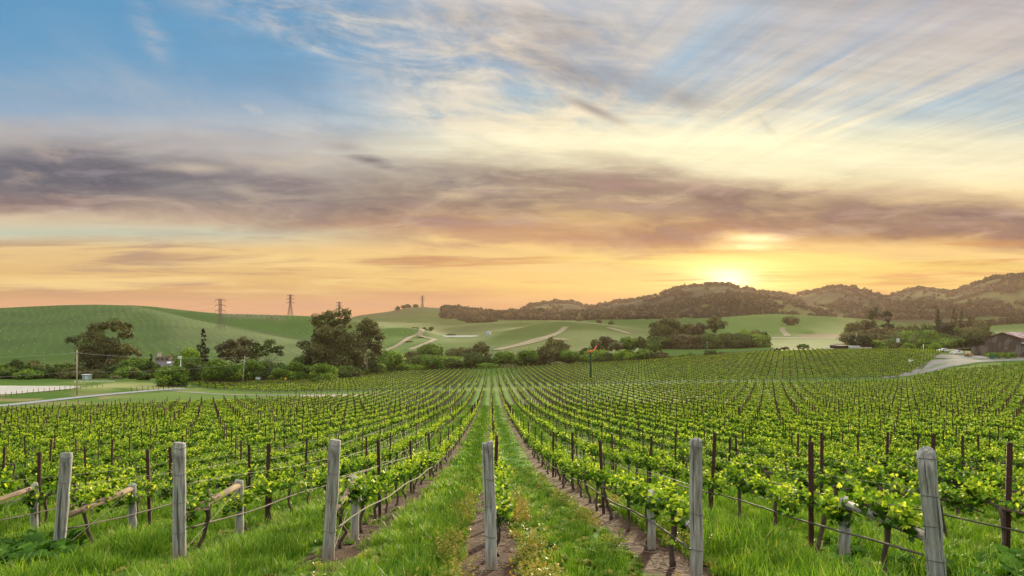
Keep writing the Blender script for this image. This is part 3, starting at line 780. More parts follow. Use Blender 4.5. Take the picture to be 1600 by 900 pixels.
# ------------------------------------------------------------ where everything stands in the rows
def ordinal(n):
    w = ['first', 'second', 'third', 'fourth', 'fifth', 'sixth', 'seventh', 'eighth', 'ninth', 'tenth', 'eleventh', 'twelfth', 'thirteenth', 'fourteenth', 'fifteenth', 'sixteenth', 'seventeenth', 'eighteenth', 'nineteenth', 'twentieth']
    if n <= 20: return w[n - 1]
    return {2: 'twenty', 3: 'thirty', 4: 'forty', 5: 'fifty'}[n // 10] + '-' + w[n % 10 - 1] if n % 10 else {3: 'thirtieth', 4: 'fortieth', 5: 'fiftieth'}[n // 10]
def rowname(k):
    if k == 0: return 'the centre row'
    return 'the %s row %s of centre' % (ordinal(abs(k)), 'left' if k < 0 else 'right')
ROWDIR = math.atan2(-RDX, RDY)          # rotation about Z that turns +Y into the row direction
vines, posts = [], []
prng = np.random.default_rng(5)
for k in range(-60, 72):
    c = k * ROW + (.10 if k == 0 else 0); t0 = float(front_start(c)); t1 = float(front_end(c))
    t = t0 + .95
    while t < t1:
        tt = t + prng.normal(0, .08); cc = c + prng.normal(0, .03); x, y = from_row(cc, tt); u = uof(x, y)
        if y > 2 and (-90 < u < 1700 or (y < 60 and -420 < u < 2050)) and prng.random() > .025: vines.append((x, y, k, tt))
        t += 1.52
    ts = 14.1 + 5.6 * np.arange(-3, 40) + prng.normal(0, .05, 43)
    if k == 2: ts = np.r_[9.6, ts]
    if k == 3: ts = np.r_[8.95, ts]
    for tt in ts:
        if tt < t0 + 2.0 or tt > t1: continue
        x, y = from_row(c + prng.normal(0, .025), tt); u = uof(x, y)
        if y > 2 and (-90 < u < 1700 or (y < 60 and -420 < u < 2050)): posts.append((x, y, k, tt))
def split_near(L, n):
    inview = [p for p in L if -8 < uof(p[0], p[1]) < 1608]; out = [p for p in L if not (-8 < uof(p[0], p[1]) < 1608)]
    inview.sort(key=lambda p: p[1])
    return inview[:n], inview[n:] + out
near_v, rest_v = split_near(vines, 300)
near_p, rest_p = split_near(posts, 300)

def number_rows(L):
    by = {}
    for p in sorted(L, key=lambda p: p[3]): by.setdefault(p[2], []).append(p)
    return {id(p): i + 1 for r in by.values() for i, p in enumerate(r)}
# nearest vines, each with trunk and canopy
nv = number_rows(near_v)
for i, p in enumerate(near_v):
    j = int(prng.integers(NV)); x, y, k, t = p
    e = empty('grapevine', (x, y, zg(x, y)), ROWDIR + (math.pi if prng.random() < .5 else 0) + prng.normal(0, .04)); s = prng.uniform(.84, 1.06); e.scale = (prng.uniform(.75, 1.15), prng.uniform(.78, 1.08), s)
    mesh_obj('trunk', V_TRUNK[j], e); mesh_obj('canopy', V_CAN[int(prng.integers(NV))], e)
    tag(e, 'leafy grapevine, %s from the front in %s' % (ordinal(nv[id(p)]), rowname(k)), 'grapevine', 'grapevines trained along the trellis rows')

def post_mesh(h=1.62, w=.042):
    mb = MB(); t = .006
    mb.box((0, 0, h / 2 - .1), (w, t, h + .2)); mb.box((-w / 2 - .0005, .019, h / 2 - .1), (t, .038 - .006, h + .2)); mb.box((w / 2 + .0005, .019, h / 2 - .1), (t, .038 - .006, h + .2))
    for z in np.arange(.45, h, .16): mb.box((-w / 2 - .005, .02, z), (.010, .014, .02)); mb.box((w / 2 + .005, .02, z), (.010, .014, .02))
    return mb.mesh('steel_post', rust)
PM = post_mesh(); PM_W = post_mesh(1.62, .058)
npn = number_rows(near_p)
for p in near_p:
    x, y, k, t = p
    o = mesh_obj('steel_post', PM_W if y < 30 else PM, None, (x, y, zg(x, y)), ROWDIR + prng.normal(0, .5))
    o.rotation_euler.x = prng.normal(0, .03); o.rotation_euler.y = prng.normal(0, .03); o.scale.z = prng.uniform(.94, 1.05)
    tag(o, 'rusty steel post, %s from the front in %s' % (ordinal(npn[id(p)]), rowname(k)), 'trellis post', 'rusty steel trellis posts')

# the rest of the rows, too many to count
P = []; Ro = []; Sc = []; Ix = []
for x, y, k, t in rest_v:
    P.append((x, y, zg(x, y))); Ro.append((0, 0, ROWDIR + (math.pi if prng.random() < .5 else 0))); Sc.append((prng.uniform(.65, 1.05), prng.uniform(.7, 1.08), prng.uniform(.80, 1.03)))
    Ix.append(int(prng.integers(5)))
PP = []
for x, y, k, t in rest_p: PP.append((x, y))
def second_rows(az, ref, umin, umax, cr, step=3.0):
    """rows of the far block on their own bearing"""
    sa, ca = math.sin(az), math.cos(az)
    for k in range(cr[0], cr[1]):
        c = k * ROW
        s = np.arange(150, 380, step) + prng.uniform(0, .3)
        x = c * ca + s * sa; y = -c * sa + s * ca; u = uof(x, y)
        ok = in_second(x, y) & (u >= umin) & (u < umax) & (u > 250)
        x, y = x[ok], y[ok]; z = zground(x, y)
        for a, b_, c_ in zip(x, y, z):
            P.append((a, b_, c_)); Ro.append((0, 0, -az + (math.pi if prng.random() < .5 else 0))); Sc.append((prng.uniform(.75, 1.0), 1, prng.uniform(.8, 1.0))); Ix.append(5 + int(prng.integers(4)))
        s = np.arange(150, 380, 5.25); x = c * ca + s * sa; y = -c * sa + s * ca; u = uof(x, y)
        ok = in_second(x, y) & (u >= umin) & (u < umax) & (u > 250)
        for a, b_ in zip(x[ok], y[ok]): PP.append((a, b_))
second_rows(-0.03, 0, 250, 1475, (-75, 110))
# small block on the near side of the barn road
for k in range(30, 95):
    c = k * ROW; s = np.arange(186, 236, 3.0); x = c * RDY + s * RDX; y = -c * RDX + s * RDY; u = uof(x, y)
    lim = np.interp(u, [1400, 1420, 1480, 1600, 1700], [190, 196, 216, 231, 234])
    ok = (u > 1420) & (u < 1690) & (y < lim)
    for a, b_ in zip(x[ok], y[ok]):
        P.append((a, b_, zg(a, b_))); Ro.append((0, 0, ROWDIR)); Sc.append((1, 1, .9)); Ix.append(5 + int(prng.integers(4)))
    for a, b_ in zip(x[ok][::3], y[ok][::3]): PP.append((a, b_))
tag(scatter('grapevine_rows', P, Ro, Sc, Ix, FAR), 'rows of grapevines filling the vineyard beyond the nearest vines', 'grapevines')
PP = np.array(PP); n = len(PP)
pz = zground(PP[:, 0], PP[:, 1])
far_post = MB(); far_post.box((0, 0, .80), (.10, .10, 1.8))
tag(scatter('steel_posts', np.c_[PP, pz], np.c_[prng.normal(0, .03, n), prng.normal(0, .03, n), prng.uniform(0, 3, n)], np.c_[np.ones(n), np.ones(n), prng.uniform(.93, 1.06, n)], np.zeros(n), [far_post.mesh('steel_post', rust)]),
    'distant rusty steel posts in the vineyard rows', 'trellis posts')

# ------------------------------------------------------------ wooden end posts with their braces
wood, wb2 = new_mat('weathered_wood')
_co = objco(); _s = sep(_co)
_g = noise(vscale(_co, (9, 9, .8)), 3.0, 6, .65); _p = noise(_co, 4.0, 4, .6); _cr = noise(vscale(_co, (16, 16, .5)), 2.0, 3, .5)
_c = mixc(step(_g, .3, .72), (0.16, 0.165, 0.16), (0.42, 0.42, 0.39))
_c = mixc(step(_p, .52, .75) * .55, _c, (0.33, 0.22, 0.12))
_c = mixc(step(_cr, .60, .66) * .85, _c, (0.03, 0.025, 0.02))
_c = mixc(step(_s[2], .35, .0) * .5, _c, (0.24, 0.17, 0.10))
_st = step(noise(vscale(_co, (5, 5, 1.6)), 1.6, 5, .65) + step(_s[2], 1.2, 1.6) * .14, .56, .70)
_c = mixc(_st * .7, _c, (0.055, 0.05, 0.042))
_r = objrand()
_c = mixc(_r * .38, _c, mixc(.5, _c, (0.20, 0.15, 0.10)))
_c = scalec(_c, .78 + .42 * X.op('FRACT', _r * 7.3))
setin(wb2, 'Base Color', _c); setin(wb2, 'Roughness', .9); setin(wb2, 'Normal', bump(_g * .6 + step(_cr, .66, .6) * .6, .8, .01))
rail_m = simple('rail_wood', (0.21, 0.145, 0.088), .9, scale=3, c2=(0.12, 0.085, 0.056), stretch=(6, 6, 1), bmp=.5)
def log(h, r, rng, base=-.3, lumps=.06, n=18):
    mb = MB(); zs = [base] + list(np.linspace(0, h - .012, 9)) + [h]
    pts = [(rng.normal(0, .004), rng.normal(0, .004), z) for z in zs]
    rr = [r * 1.04 * (1 + rng.normal(0, lumps * .3)) for _ in zs[:-1]] + [r * .86]
    mb.tube(pts, rr, n); return mb
def end_brace(k, t, h, r, lean, bt, bh, label, bare=None):
    rng = np.random.default_rng(100 + int(k))
    x, y = from_row(k * ROW, t); z = zg(x, y)
    e = empty('end_brace', (x, y, z))
    p = log(h, r, rng).build('end_post', wood, e, smooth=True); p.rotation_euler = (rng.normal(0, .01), lean, 0)
    M = Matrix.Rotation(lean, 3, 'Y')
    for zz in (h - .07, h - .46, h * .5, .42):
        w = MB(); ring = [(math.cos(a) * (r * 1.07), math.sin(a) * (r * 1.07), zz + .01 * math.sin(a * 2)) for a in np.linspace(0, 2 * math.pi, 19)]
        w.tube(ring, .0035, 5, cap=False); wo = w.build('wire_wrap', wire_m, p)
    bx, by = from_row(k * ROW + .02, t + bt); bz = zg(bx, by)
    bp = log(bh, r * .82, rng).build('brace_post', wood, e, (bx - x, by - y, bz - z), smooth=True)
    a = M @ Vector((0, 0, .62)); b_ = Vector((bx - x, by - y, bz - z + bh - .08)); d = (b_ - a).normalized()
    rl = MB(); n = 5
    rl.tube([(0, 0, (b_ - a).length * q) for q in np.linspace(.03, .985, n)], [r * .62 * (1 + rng.normal(0, .03)) for _ in range(n)], 14)
    ro = rl.build('brace_rail', rail_m if k < 1 else wood, e, tuple(a), smooth=True); ro.rotation_euler = d.to_track_quat('Z', 'Y').to_euler()
    wr = MB(); wr.tube([tuple(M @ Vector((0.0, 0, .16)) + Vector((r * .9, 0, 0))), tuple(b_ + Vector((r * .8, 0, .02)))], .0035, 5); wr.build('brace_wire', wire_m, e)
    tag(e, label, 'end post', 'wooden end posts with braces at the row heads')
end_brace(-4, 11.8, 1.5, .075, .08, 2.2, 1.02, 'round wooden rail and brace post sloping in from the left edge above dark weeds')
end_brace(-3, 11.1, 1.67, .084, .085, 2.2, .99, 'leaning weathered end post rising from broad dark weeds, rail behind it, leftmost upright post')
end_brace(-2, 10.2, 1.74, .088, .0, 2.35, 1.02, 'upright weathered end post between two grassy strips, with brown brace rail on its right')
end_brace(-1, 9.7, 1.70, .080, .055, 1.75, 1.06, 'grey end post leaning right, its short brace rail ending on a squat post beside it')
end_brace(0, 8.6, 1.60, .071, -.03, 2.0, .86, 'straight grey end post at the head of the centre row, standing on bare brown soil')
end_brace(1, 7.6, 1.64, .069, .0, 2.25, .86, 'pale upright end post right of the bare soil strip, drip hose tied on')
end_brace(2.035, 7.0, 1.56, .084, -.10, 1.95, .84, 'thick cracked end post leaning left near the right edge, log rail propped behind it')

# drip hoses and wires of the nearest rows
def strand(name, k, h, r, mat, t1, label, cat, group, sag=.05, n=None):
    c = k * ROW; t0 = float(front_start(c)); rng = np.random.default_rng(500 + k * 7 + int(h * 100))
    ts = np.arange(t0 + .02, t1, .38); mb = MB(); pts = []
    ph = rng.uniform(0, 6)
    for t in ts:
        x, y = from_row(c + ((-.08 if k > 0 else .08) if name == 'drip_hose' else 0) + rng.normal(0, .003), t)
        pts.append((x, y, zg(x, y) + h - sag * (math.sin(t * .52 + ph) ** 2) + (rng.normal(0, .003) if name == 'drip_hose' else 0)))
    mb.tube(pts, r, 6); o = mb.build(name, mat, smooth=True); tag(o, label, cat, group)
for k in range(-5, 6):
    strand('drip_hose', k, .46, .0135, hose_m, 75, 'thin drip hose slung below the vines along %s' % rowname(k), 'drip hose', 'irrigation hoses along the vine rows')
for k in range(-4, 5):
    for h, nm in ((.71, 'lower'), (1.12, 'upper')):
        strand('trellis_wire', k, h, .0022, wire_m, 45, '%s trellis wire stretched along %s' % (nm, rowname(k)), 'wire', 'trellis wires', sag=.01)

# ------------------------------------------------------------ grass, weeds, litter
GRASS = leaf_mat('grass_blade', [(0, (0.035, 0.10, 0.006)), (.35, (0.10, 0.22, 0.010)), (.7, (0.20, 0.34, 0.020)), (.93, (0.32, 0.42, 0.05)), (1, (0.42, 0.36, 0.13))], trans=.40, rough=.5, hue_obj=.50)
HERB = leaf_mat('herb_leaf', [(0, (0.05, 0.11, 0.012)), (.5, (0.12, 0.20, 0.02)), (.8, (0.24, 0.24, 0.04)), (1, (0.33, 0.24, 0.055))], trans=.3, hue_obj=.5)
DOCK = leaf_mat('dock_leaf', [(0, (0.022, 0.062, 0.006)), (.5, (0.045, 0.12, 0.010)), (1, (0.10, 0.21, 0.02))], trans=.3, rough=.75, hue_obj=.25)
def grass_clump(rng, n, rad, h0, h1, w, dry=.05):
    V = []; Fq = []; T = []; b = 0
    for _ in range(n):
        a = rng.uniform(0, 6.283); r = rad * math.sqrt(rng.random()); x, y = r * math.cos(a), r * math.sin(a)
        h = rng.uniform(h0, h1); be = rng.uniform(.1, .75) * h; da = rng.uniform(0, 6.283); ww = w * rng.uniform(.6, 1.3)
        fx, fy = math.cos(da), math.sin(da); px, py = -fy, fx
        t0 = 1.0 if rng.random() < dry else np.clip(rng.normal(.42, .2), 0, .9)
        for i, f in enumerate((0, .45, .8, 1.0)):
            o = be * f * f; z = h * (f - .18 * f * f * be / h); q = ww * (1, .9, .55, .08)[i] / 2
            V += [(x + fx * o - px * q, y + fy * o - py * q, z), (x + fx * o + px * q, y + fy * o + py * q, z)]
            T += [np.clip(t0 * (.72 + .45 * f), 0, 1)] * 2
        for i in range(3): Fq.append((b + 2 * i, b + 2 * i + 1, b + 2 * i + 3, b + 2 * i + 2))
        b += 8
    return raw_mesh('grass_clump', V, Fq, GRASS, {'tone': T})
def rosette(rng, n, L, wid, mat, lift, tone):
    P = []; bx = []; V = []; Fq = []; T = []; b = 0
    S = np.array([(0, 0, 0), (.5, .3, .0), (.5, .65, 0), (.0, 1, 0), (-.5, .65, 0), (-.5, .3, 0), (0, .5, -.12)])
    Fx = [(0, 1, 6), (1, 2, 6), (2, 3, 6), (3, 4, 6), (4, 5, 6), (5, 0, 6)]
    for i in range(n):
        a = rng.uniform(0, 6.283); el = rng.uniform(.15, 1.1) * lift; l = L * rng.uniform(.6, 1.2)
        d = np.array([math.cos(a) * math.cos(el), math.sin(a) * math.cos(el), math.sin(el)]); s = np.array([-math.sin(a), math.cos(a), 0]); nn = np.cross(s, d) * -1
        o = np.array([rng.normal(0, L * .18), rng.normal(0, L * .18), L * .05])
        for p in S:
            f = p[1]; V.append(tuple(o + d * f * l + s * p[0] * wid * l + nn * p[2] * l * .4 - np.array([0, 0, .35 * l * f * f * f]))); 
        t = np.clip(rng.normal(tone, .22), 0, 1); T += [t] * 7
        Fq += [tuple(q + b for q in f) for f in Fx]; b += 7
    return raw_mesh('weed', V, Fq, mat, {'tone': T})
def stalks(rng, n, tone):
    P = []; T = []
    for _ in range(n):
        a = rng.uniform(0, 6.283); r = .13 * math.sqrt(rng.random()); h = rng.uniform(.10, .30); lx, ly = rng.normal(0, .06, 2)
        for j in range(8):
            f = (j + rng.random()) / 8; P.append((r * math.cos(a) + lx * f + rng.normal(0, .012), r * math.sin(a) + ly * f + rng.normal(0, .012), h * f)); T.append(np.clip(tone + .25 * (f - .5) + rng.normal(0, .1), 0, 1))
    V, Fq, k = leaves(np.array(P), rng.uniform(.022, .05, len(P)), rng, (OVAL, OVAL_F), up=.3)
    return raw_mesh('weed_stalks', V, Fq, HERB, {'tone': np.repeat(T, k)})
g = np.random.default_rng(77)
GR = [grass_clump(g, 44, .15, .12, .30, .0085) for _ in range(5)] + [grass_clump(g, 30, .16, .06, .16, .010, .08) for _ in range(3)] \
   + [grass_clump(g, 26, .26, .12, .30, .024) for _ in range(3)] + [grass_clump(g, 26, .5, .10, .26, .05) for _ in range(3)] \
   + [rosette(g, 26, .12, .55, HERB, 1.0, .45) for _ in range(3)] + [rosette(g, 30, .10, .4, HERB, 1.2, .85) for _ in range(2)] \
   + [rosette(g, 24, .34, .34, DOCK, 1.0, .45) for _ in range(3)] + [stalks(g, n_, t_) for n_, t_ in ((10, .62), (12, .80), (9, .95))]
def soilmask(x, y):
    c = rowc(x, y); d = np.abs((c / ROW + .5) % 1 - .5) * ROW + (fbm(x * .9, y * .9, 31) - .5) * .34
    bare = np.interp(c, [-7, -5.2, -4, -3.2, -2.7, -1.0, 0, 2.4, 3.6, 5, 60], [.35, .35, .6, .4, .88, 1, 1, 1, .75, .35, .35])
    inrow = rowt(x, y) > front_start(c) - np.interp(c, [-4, 0, 3], [.2, 1.0, 1.2])
    return (d < .40) & inrow, bare
P = []; Ro = []; Sc = []; Ix = []
def sow(d0, d1, dens, kinds, smin, smax):
    W = lambda d: (900 if d1 > 30 else 1150) / F * d + (2 if d1 <= 30 else 0)
    n = int(dens * (W(d0) + W(d1)) * (d1 - d0))
    y = np.sqrt(g.uniform(d0 * d0, d1 * d1, n)); x = g.uniform(-1, 1, n) * W(y) 
    s, bare = soilmask(x, y); keep = ~s | (g.random(n) > bare)
    patch = fbm(x * .55, y * .55, 41); c = rowc(x, y)
    keep &= g.random(n) < np.clip(.35 + 1.3 * patch, 0, 1)
    x, y, patch, c, s = x[keep], y[keep], patch[keep], c[keep], s[keep]
    z = zground(x, y)
    lane = np.floor(c / ROW).astype(int); wpatch = fbm(x * .7, y * .7, 61)
    tall = np.where((lane == 0), .55, np.where((lane == -1), .90, np.where(lane == 1, 1.3, 1.05))) * (.30 + 1.1 * fbm(x * .8, y * .8, 51))
    rowd = np.abs((c / ROW + .5) % 1 - .5) * ROW
    tall = tall * np.interp(rowd, [.25, .75], [.55, 1.0])
    for i in range(len(x)):
        herbp = .30 if lane[i] == 0 else .08
        edge = abs((c[i] / ROW + .5) % 1 - .5) * ROW
        r = g.random()
        if d1 <= 31 and -1.4 < c[i] < 3.2 and .30 < edge < .72 and wpatch[i] > .52 and r < .45: ix = 22 + int(g.integers(3)); sc = g.uniform(.7, 1.35)
        elif d1 <= 31 and (r < herbp or (edge < .62 and r < herbp + .18)): ix = 14 + int(g.integers(3)) if g.random() > (.45 if edge < .65 else .12) else 17 + int(g.integers(2)); sc = g.uniform(.7, 1.4)
        else: ix = kinds[int(g.integers(len(kinds)))]; sc = g.uniform(smin, smax) * tall[i]
        P.append((x[i], y[i], z[i] - .01)); Ro.append((g.normal(0, .1), g.normal(0, .1), g.uniform(0, 6.28))); Sc.append((max(sc, .6), max(sc, .6), sc)); Ix.append(ix)
sow(3.0, 7.0, 40, [0, 1, 2, 3, 4, 5], .8, 1.4)
sow(7.0, 16, 62, [0, 1, 2, 3, 4, 0, 1, 2, 5, 6], .8, 1.45)
sow(16, 30, 26, [8, 9, 10, 0, 2], .8, 1.4)
sow(30, 75, 5.0, [11, 12, 13], .8, 1.3)
sow(75, 125, 2.2, [11, 12, 13], 1.0, 1.6)
# broad dock leaves at both lower corners and a few in the lanes
def dock(u0, u1, d0, d1, n, s0=.7, s1=1.3):
    for _ in range(n):
        d = g.uniform(d0, d1); u = g.uniform(u0, u1); x = (u - 800) / F * d
        P.append((x, d, zg(x, d))); Ro.append((g.normal(0, .12), g.normal(0, .12), g.uniform(0, 6.28))); s = g.uniform(s0, s1); Sc.append((s, s, s)); Ix.append(19 + int(g.integers(3)))
dock(-60, 112, 9.6, 12.3, 130); dock(1500, 1720, 6.2, 8.6, 110); dock(1300, 1440, 8.3, 10.5, 26, .5, .9); dock(820, 860, 9, 13, 8, .3, .5)
tag(scatter('grass', P, Ro, Sc, Ix, GR), 'green grass and weeds growing between the vine rows', 'grass')
# prunings and twigs lying on the bare strips
P = []; Ro = []; Sc = []; tw = []
for q in range(4):
    mb = MB(); mb.tube([(-.09, 0, .006), (-.02, g.normal(0, .012), .012), (.04, g.normal(0, .012), .008), (.10, g.normal(0, .02), .014)], [.004, .0045, .004, .003], 5); tw.append(mb.mesh('twig', simple('twig', (0.14, 0.10, 0.07), .9)))
for k in (-2, -1, 0, 1, 2):
    for _ in range(380):
        t = g.uniform(float(front_start(k * ROW)) - 1.2, 24); x, y = from_row(k * ROW + g.normal(0, .22), t); P.append((x, y, zg(x, y) + .006)); Ro.append((g.normal(0, .1), g.normal(0, .15), g.uniform(0, 6.28))); s = g.uniform(.35, 1.7); Sc.append((s, s, 1))
scatter('twigs', P, Ro, Sc, [int(g.integers(4)) for _ in P], tw)
# ------------------------------------------------------------ trees
def fol(name, stops, trans=.25): return leaf_mat(name, stops, trans=trans, rough=.6, hue_obj=.18)
FOL = {
 'gum':   fol('gum_foliage',  [(0, (0.026, 0.034, 0.008)), (.5, (0.082, 0.092, 0.024)), (1, (0.20, 0.19, 0.06))]),
 'dark':  fol('dark_foliage', [(0, (0.010, 0.028, 0.004)), (.5, (0.042, 0.082, 0.010)), (1, (0.12, 0.18, 0.022))]),
 'deep':  fol('deep_foliage', [(0, (0.006, 0.015, 0.004)), (.5, (0.018, 0.034, 0.008)), (1, (0.05, 0.075, 0.016))]),
 'green': fol('green_foliage', [(0, (0.024, 0.066, 0.004)), (.5, (0.085, 0.175, 0.010)), (1, (0.21, 0.31, 0.025))]),
 'bright': fol('bright_foliage', [(0, (0.045, 0.11, 0.006)), (.5, (0.12, 0.23, 0.011)), (1, (0.25, 0.36, 0.03))], .35),
 'olive': fol('olive_foliage', [(0, (0.040, 0.050, 0.012)), (.5, (0.088, 0.098, 0.024)), (1, (0.15, 0.15, 0.045))]),
 'pale':  fol('pale_foliage', [(0, (0.075, 0.090, 0.035)), (.5, (0.14, 0.15, 0.06)), (1, (0.22, 0.22, 0.10))]),
 'brown': fol('brown_foliage', [(0, (0.032, 0.030, 0.011)), (.5, (0.072, 0.066, 0.024)), (1, (0.15, 0.132, 0.048))]),
}
bark_d = simple('tree_bark', (0.07, 0.05, 0.036), .95, scale=4, c2=(0.13, 0.10, 0.075), stretch=(1, 1, .2))
bark_p = simple('pale_bark', (0.36, 0.30, 0.25), .9, scale=3, c2=(0.20, 0.16, 0.13), stretch=(1, 1, .2))
def crown_mesh(lobes, rng, leaf, dens, mat, hang=.0, fill=.25):
    P = []; T = []; N_ = []
    for (x, y, z, rx, rz, tn) in lobes:
        area = 4 * math.pi * ((rx * rx * 2 + rz * rz) / 3)
        n = int(max(14, dens * area / (leaf * leaf)))
        v = rng.normal(size=(n, 3)); v /= np.linalg.norm(v, axis=1)[:, None]
        # sub clumps: pull points toward a few random directions so that the lobe breaks up
        k = max(4, int(n / 22)); cl = rng.normal(size=(k, 3)); cl[:, 2] = cl[:, 2] * .8 + .25; cl /= np.linalg.norm(cl, axis=1)[:, None]
        ids = rng.integers(k, size=n)
        v = v * .42 + cl[ids] * .75; v /= np.linalg.norm(v, axis=1)[:, None]
        rad = np.where(rng.random(n) < fill, rng.uniform(.3, .9, n), rng.normal(1.0, .10, n)) * (0.88 + .25 * rng.random(k))[ids]
        p = np.array([x, y, z]) + v * rad[:, None] * np.array([rx, rx, rz])
        ct = rng.normal(0, .16, k)[ids]
        P.append(p); T.append(np.clip(tn + ct * 1.3 + rng.normal(0, .14, n), 0, 1))
        nn = v + rng.normal(0, .45, (n, 3)); nn[:, 2] += .25; N_.append(nn / np.linalg.norm(nn, axis=1)[:, None])
    P = np.concatenate(P); T = np.concatenate(T); nz = np.concatenate(N_)
    ax = rng.normal(size=P.shape); ax[:, 2] -= hang; ax -= (ax * nz).sum(1)[:, None] * nz; ax /= np.linalg.norm(ax, axis=1)[:, None]
    V, Fq, k = leaves(P, leaf * rng.uniform(.6, 1.35, len(P)), rng, (QUAD * np.array([.8, 1, 1]), QUAD_F), basis=(np.cross(ax, nz), ax, nz))
    return raw_mesh('crown', V, Fq, mat, {'tone': np.repeat(T, k)})
def limbs(mb, base, lobes, rng, r0, fork):
    """trunk up to the fork, then a limb into each of the larger lobes"""
    f = Vector(fork)
    mb.tube([base, (Vector(base) * .6 + f * .4) + Vector((rng.normal(0, r0 * .4), 0, 0)), f], [r0 * 1.25, r0 * .95, r0 * .75], 8)
    big = sorted(lobes, key=lambda l: -l[3])[:9]
    for (x, y, z, rx, rz, tn) in big:
        e = Vector((x, y, z)); m = f * .5 + e * .5 + Vector((rng.normal(0, rx * .15), 0, -abs(z - f.z) * .12))
        mb.tube([f, m, e], [r0 * .5, r0 * .32, r0 * .12], 6)
def make_lobes(kind, H, W, rng):
    L = []; hw = W / 2
    if kind in ('oak', 'bush'):
        hw *= 1.04
        z0 = .30 if kind == 'oak' else .2
        n = int(rng.integers(11, 16))
        for i in range(n):
            a = rng.uniform(0, 6.283); r = hw * .72 * math.sqrt(rng.random()); q = r / hw
            zz = H * (z0 + (.80 - z0) * rng.random() * (1 - .55 * q * q)); rr = hw * rng.uniform(.30, .50)
            L.append((r * math.cos(a), r * math.sin(a), zz, rr, min(rr * .85, H * .3), rng.uniform(.28, .72)))
        L.append((0, 0, H * .76, hw * .46, H * .24, .6))
        if kind == 'bush':
            for i in range(7): a = rng.uniform(0, 6.283); L.append((hw * .62 * math.cos(a), hw * .62 * math.sin(a), H * .16, hw * .34, H * .2, rng.uniform(.2, .5)))
    elif kind == 'gum':
        n = int(rng.integers(13, 19))
        for i in range(n):
            f = rng.random(); zz = H * (.34 + .6 * f); sp = hw * (.78 - .35 * f) ; a = rng.uniform(0, 6.283); r = sp * math.sqrt(rng.random())
            rr = hw * rng.uniform(.22, .38); L.append((r * math.cos(a), r * math.sin(a), zz, rr, rr * rng.uniform(.7, 1.0), rng.uniform(.3, .7)))
        L.append((hw * .1, 0, H * .9, hw * .36, H * .1, .5))
    elif kind == 'pine':
        n = 12
        for i in range(n):
            a = rng.uniform(0, 6.283); r = hw * .8 * math.sqrt(rng.random()); zz = H * (.66 + .24 * rng.random() - .14 * (r / hw)); rr = hw * rng.uniform(.2, .34)
            L.append((r * math.cos(a), r * math.sin(a), zz, rr, rr * .5, rng.uniform(.2, .6)))
        L.append((0, 0, H * .92, hw * .35, H * .07, .5))
    elif kind == 'conifer':
        n = 13
        for i in range(n):
            f = i / (n - 1); r = hw * (1.02 - f) ** .8; zz = H * (.12 + .84 * f)
            m = max(2, int(6 * (1 - f)) + 1)
            for k in range(m):
                a = rng.uniform(0, 6.283); q = r * rng.uniform(.35, .75)
                L.append((q * math.cos(a), q * math.sin(a), zz + rng.normal(0, H * .012), max(r * .36, hw * .09), max(H * .035, r * .16), rng.uniform(.25, .6)))
        L.append((0, 0, H * .955, hw * .10, H * .05, .5))
    return L
TREE_N = [0]
def tree(kind, u, d, ytop, wpx, colour, label, name=None, lobes=None, pale=False, trunk=True, group=None, leaf=None, fork=.34, sink=.3, lean=0, cat=None):
    TREE_N[0] += 1; rng = np.random.default_rng(900 + TREE_N[0])
    b = at(u, d); H = max((520 - ytop) / F * d - b.z, 1.0); W = wpx / F * d
    nm = name or {'oak': 'broadleaf_tree', 'bush': 'bush', 'gum': 'eucalyptus_tree', 'pine': 'flat_topped_pine', 'conifer': 'conifer'}[kind]
    e = empty(nm, b)
    if lobes:   # (du, y, r, tone) in photo pixels round the foot
        px = d / F
        L = []
        for (du, y, r, tn) in lobes:
            z = (520 - y) * px - b.z; rr = r * px
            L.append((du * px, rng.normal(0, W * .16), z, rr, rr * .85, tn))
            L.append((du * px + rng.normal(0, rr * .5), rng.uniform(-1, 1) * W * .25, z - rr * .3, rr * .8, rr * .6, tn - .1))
    else: L = make_lobes(kind, H, W, rng)
    lf = leaf or max(.28, min(W / 13.0, d * .0017 + .05))
    if kind == 'conifer': lf *= .8
    dens = {'oak': 1.7, 'bush': 1.8, 'gum': 1.35, 'pine': 1.5, 'conifer': 1.6}[kind]
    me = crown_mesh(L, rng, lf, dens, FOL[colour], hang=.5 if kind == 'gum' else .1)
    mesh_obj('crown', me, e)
    mb = MB(); r0 = max(.12, W * .03)
    if kind == 'conifer': mb.tube([(0, 0, -sink), (0, 0, H * .5), (0, 0, H * .97)], [r0 * 1.3, r0 * .8, r0 * .15], 7)
    else: limbs(mb, (0, 0, -sink), L, rng, r0, (rng.normal(0, W * .03) + lean, 0, H * (fork if kind != 'bush' else .15)))
    mb.build('trunk', bark_p if pale else bark_d, e, smooth=True)
    tag(e, label, cat or ('bush' if kind == 'bush' else 'tree'), group)
    return e
G1 = 'trees on the left behind the pond and road'; G2 = 'trees along the valley floor'; G3 = 'trees on the right by the farm'
T = tree
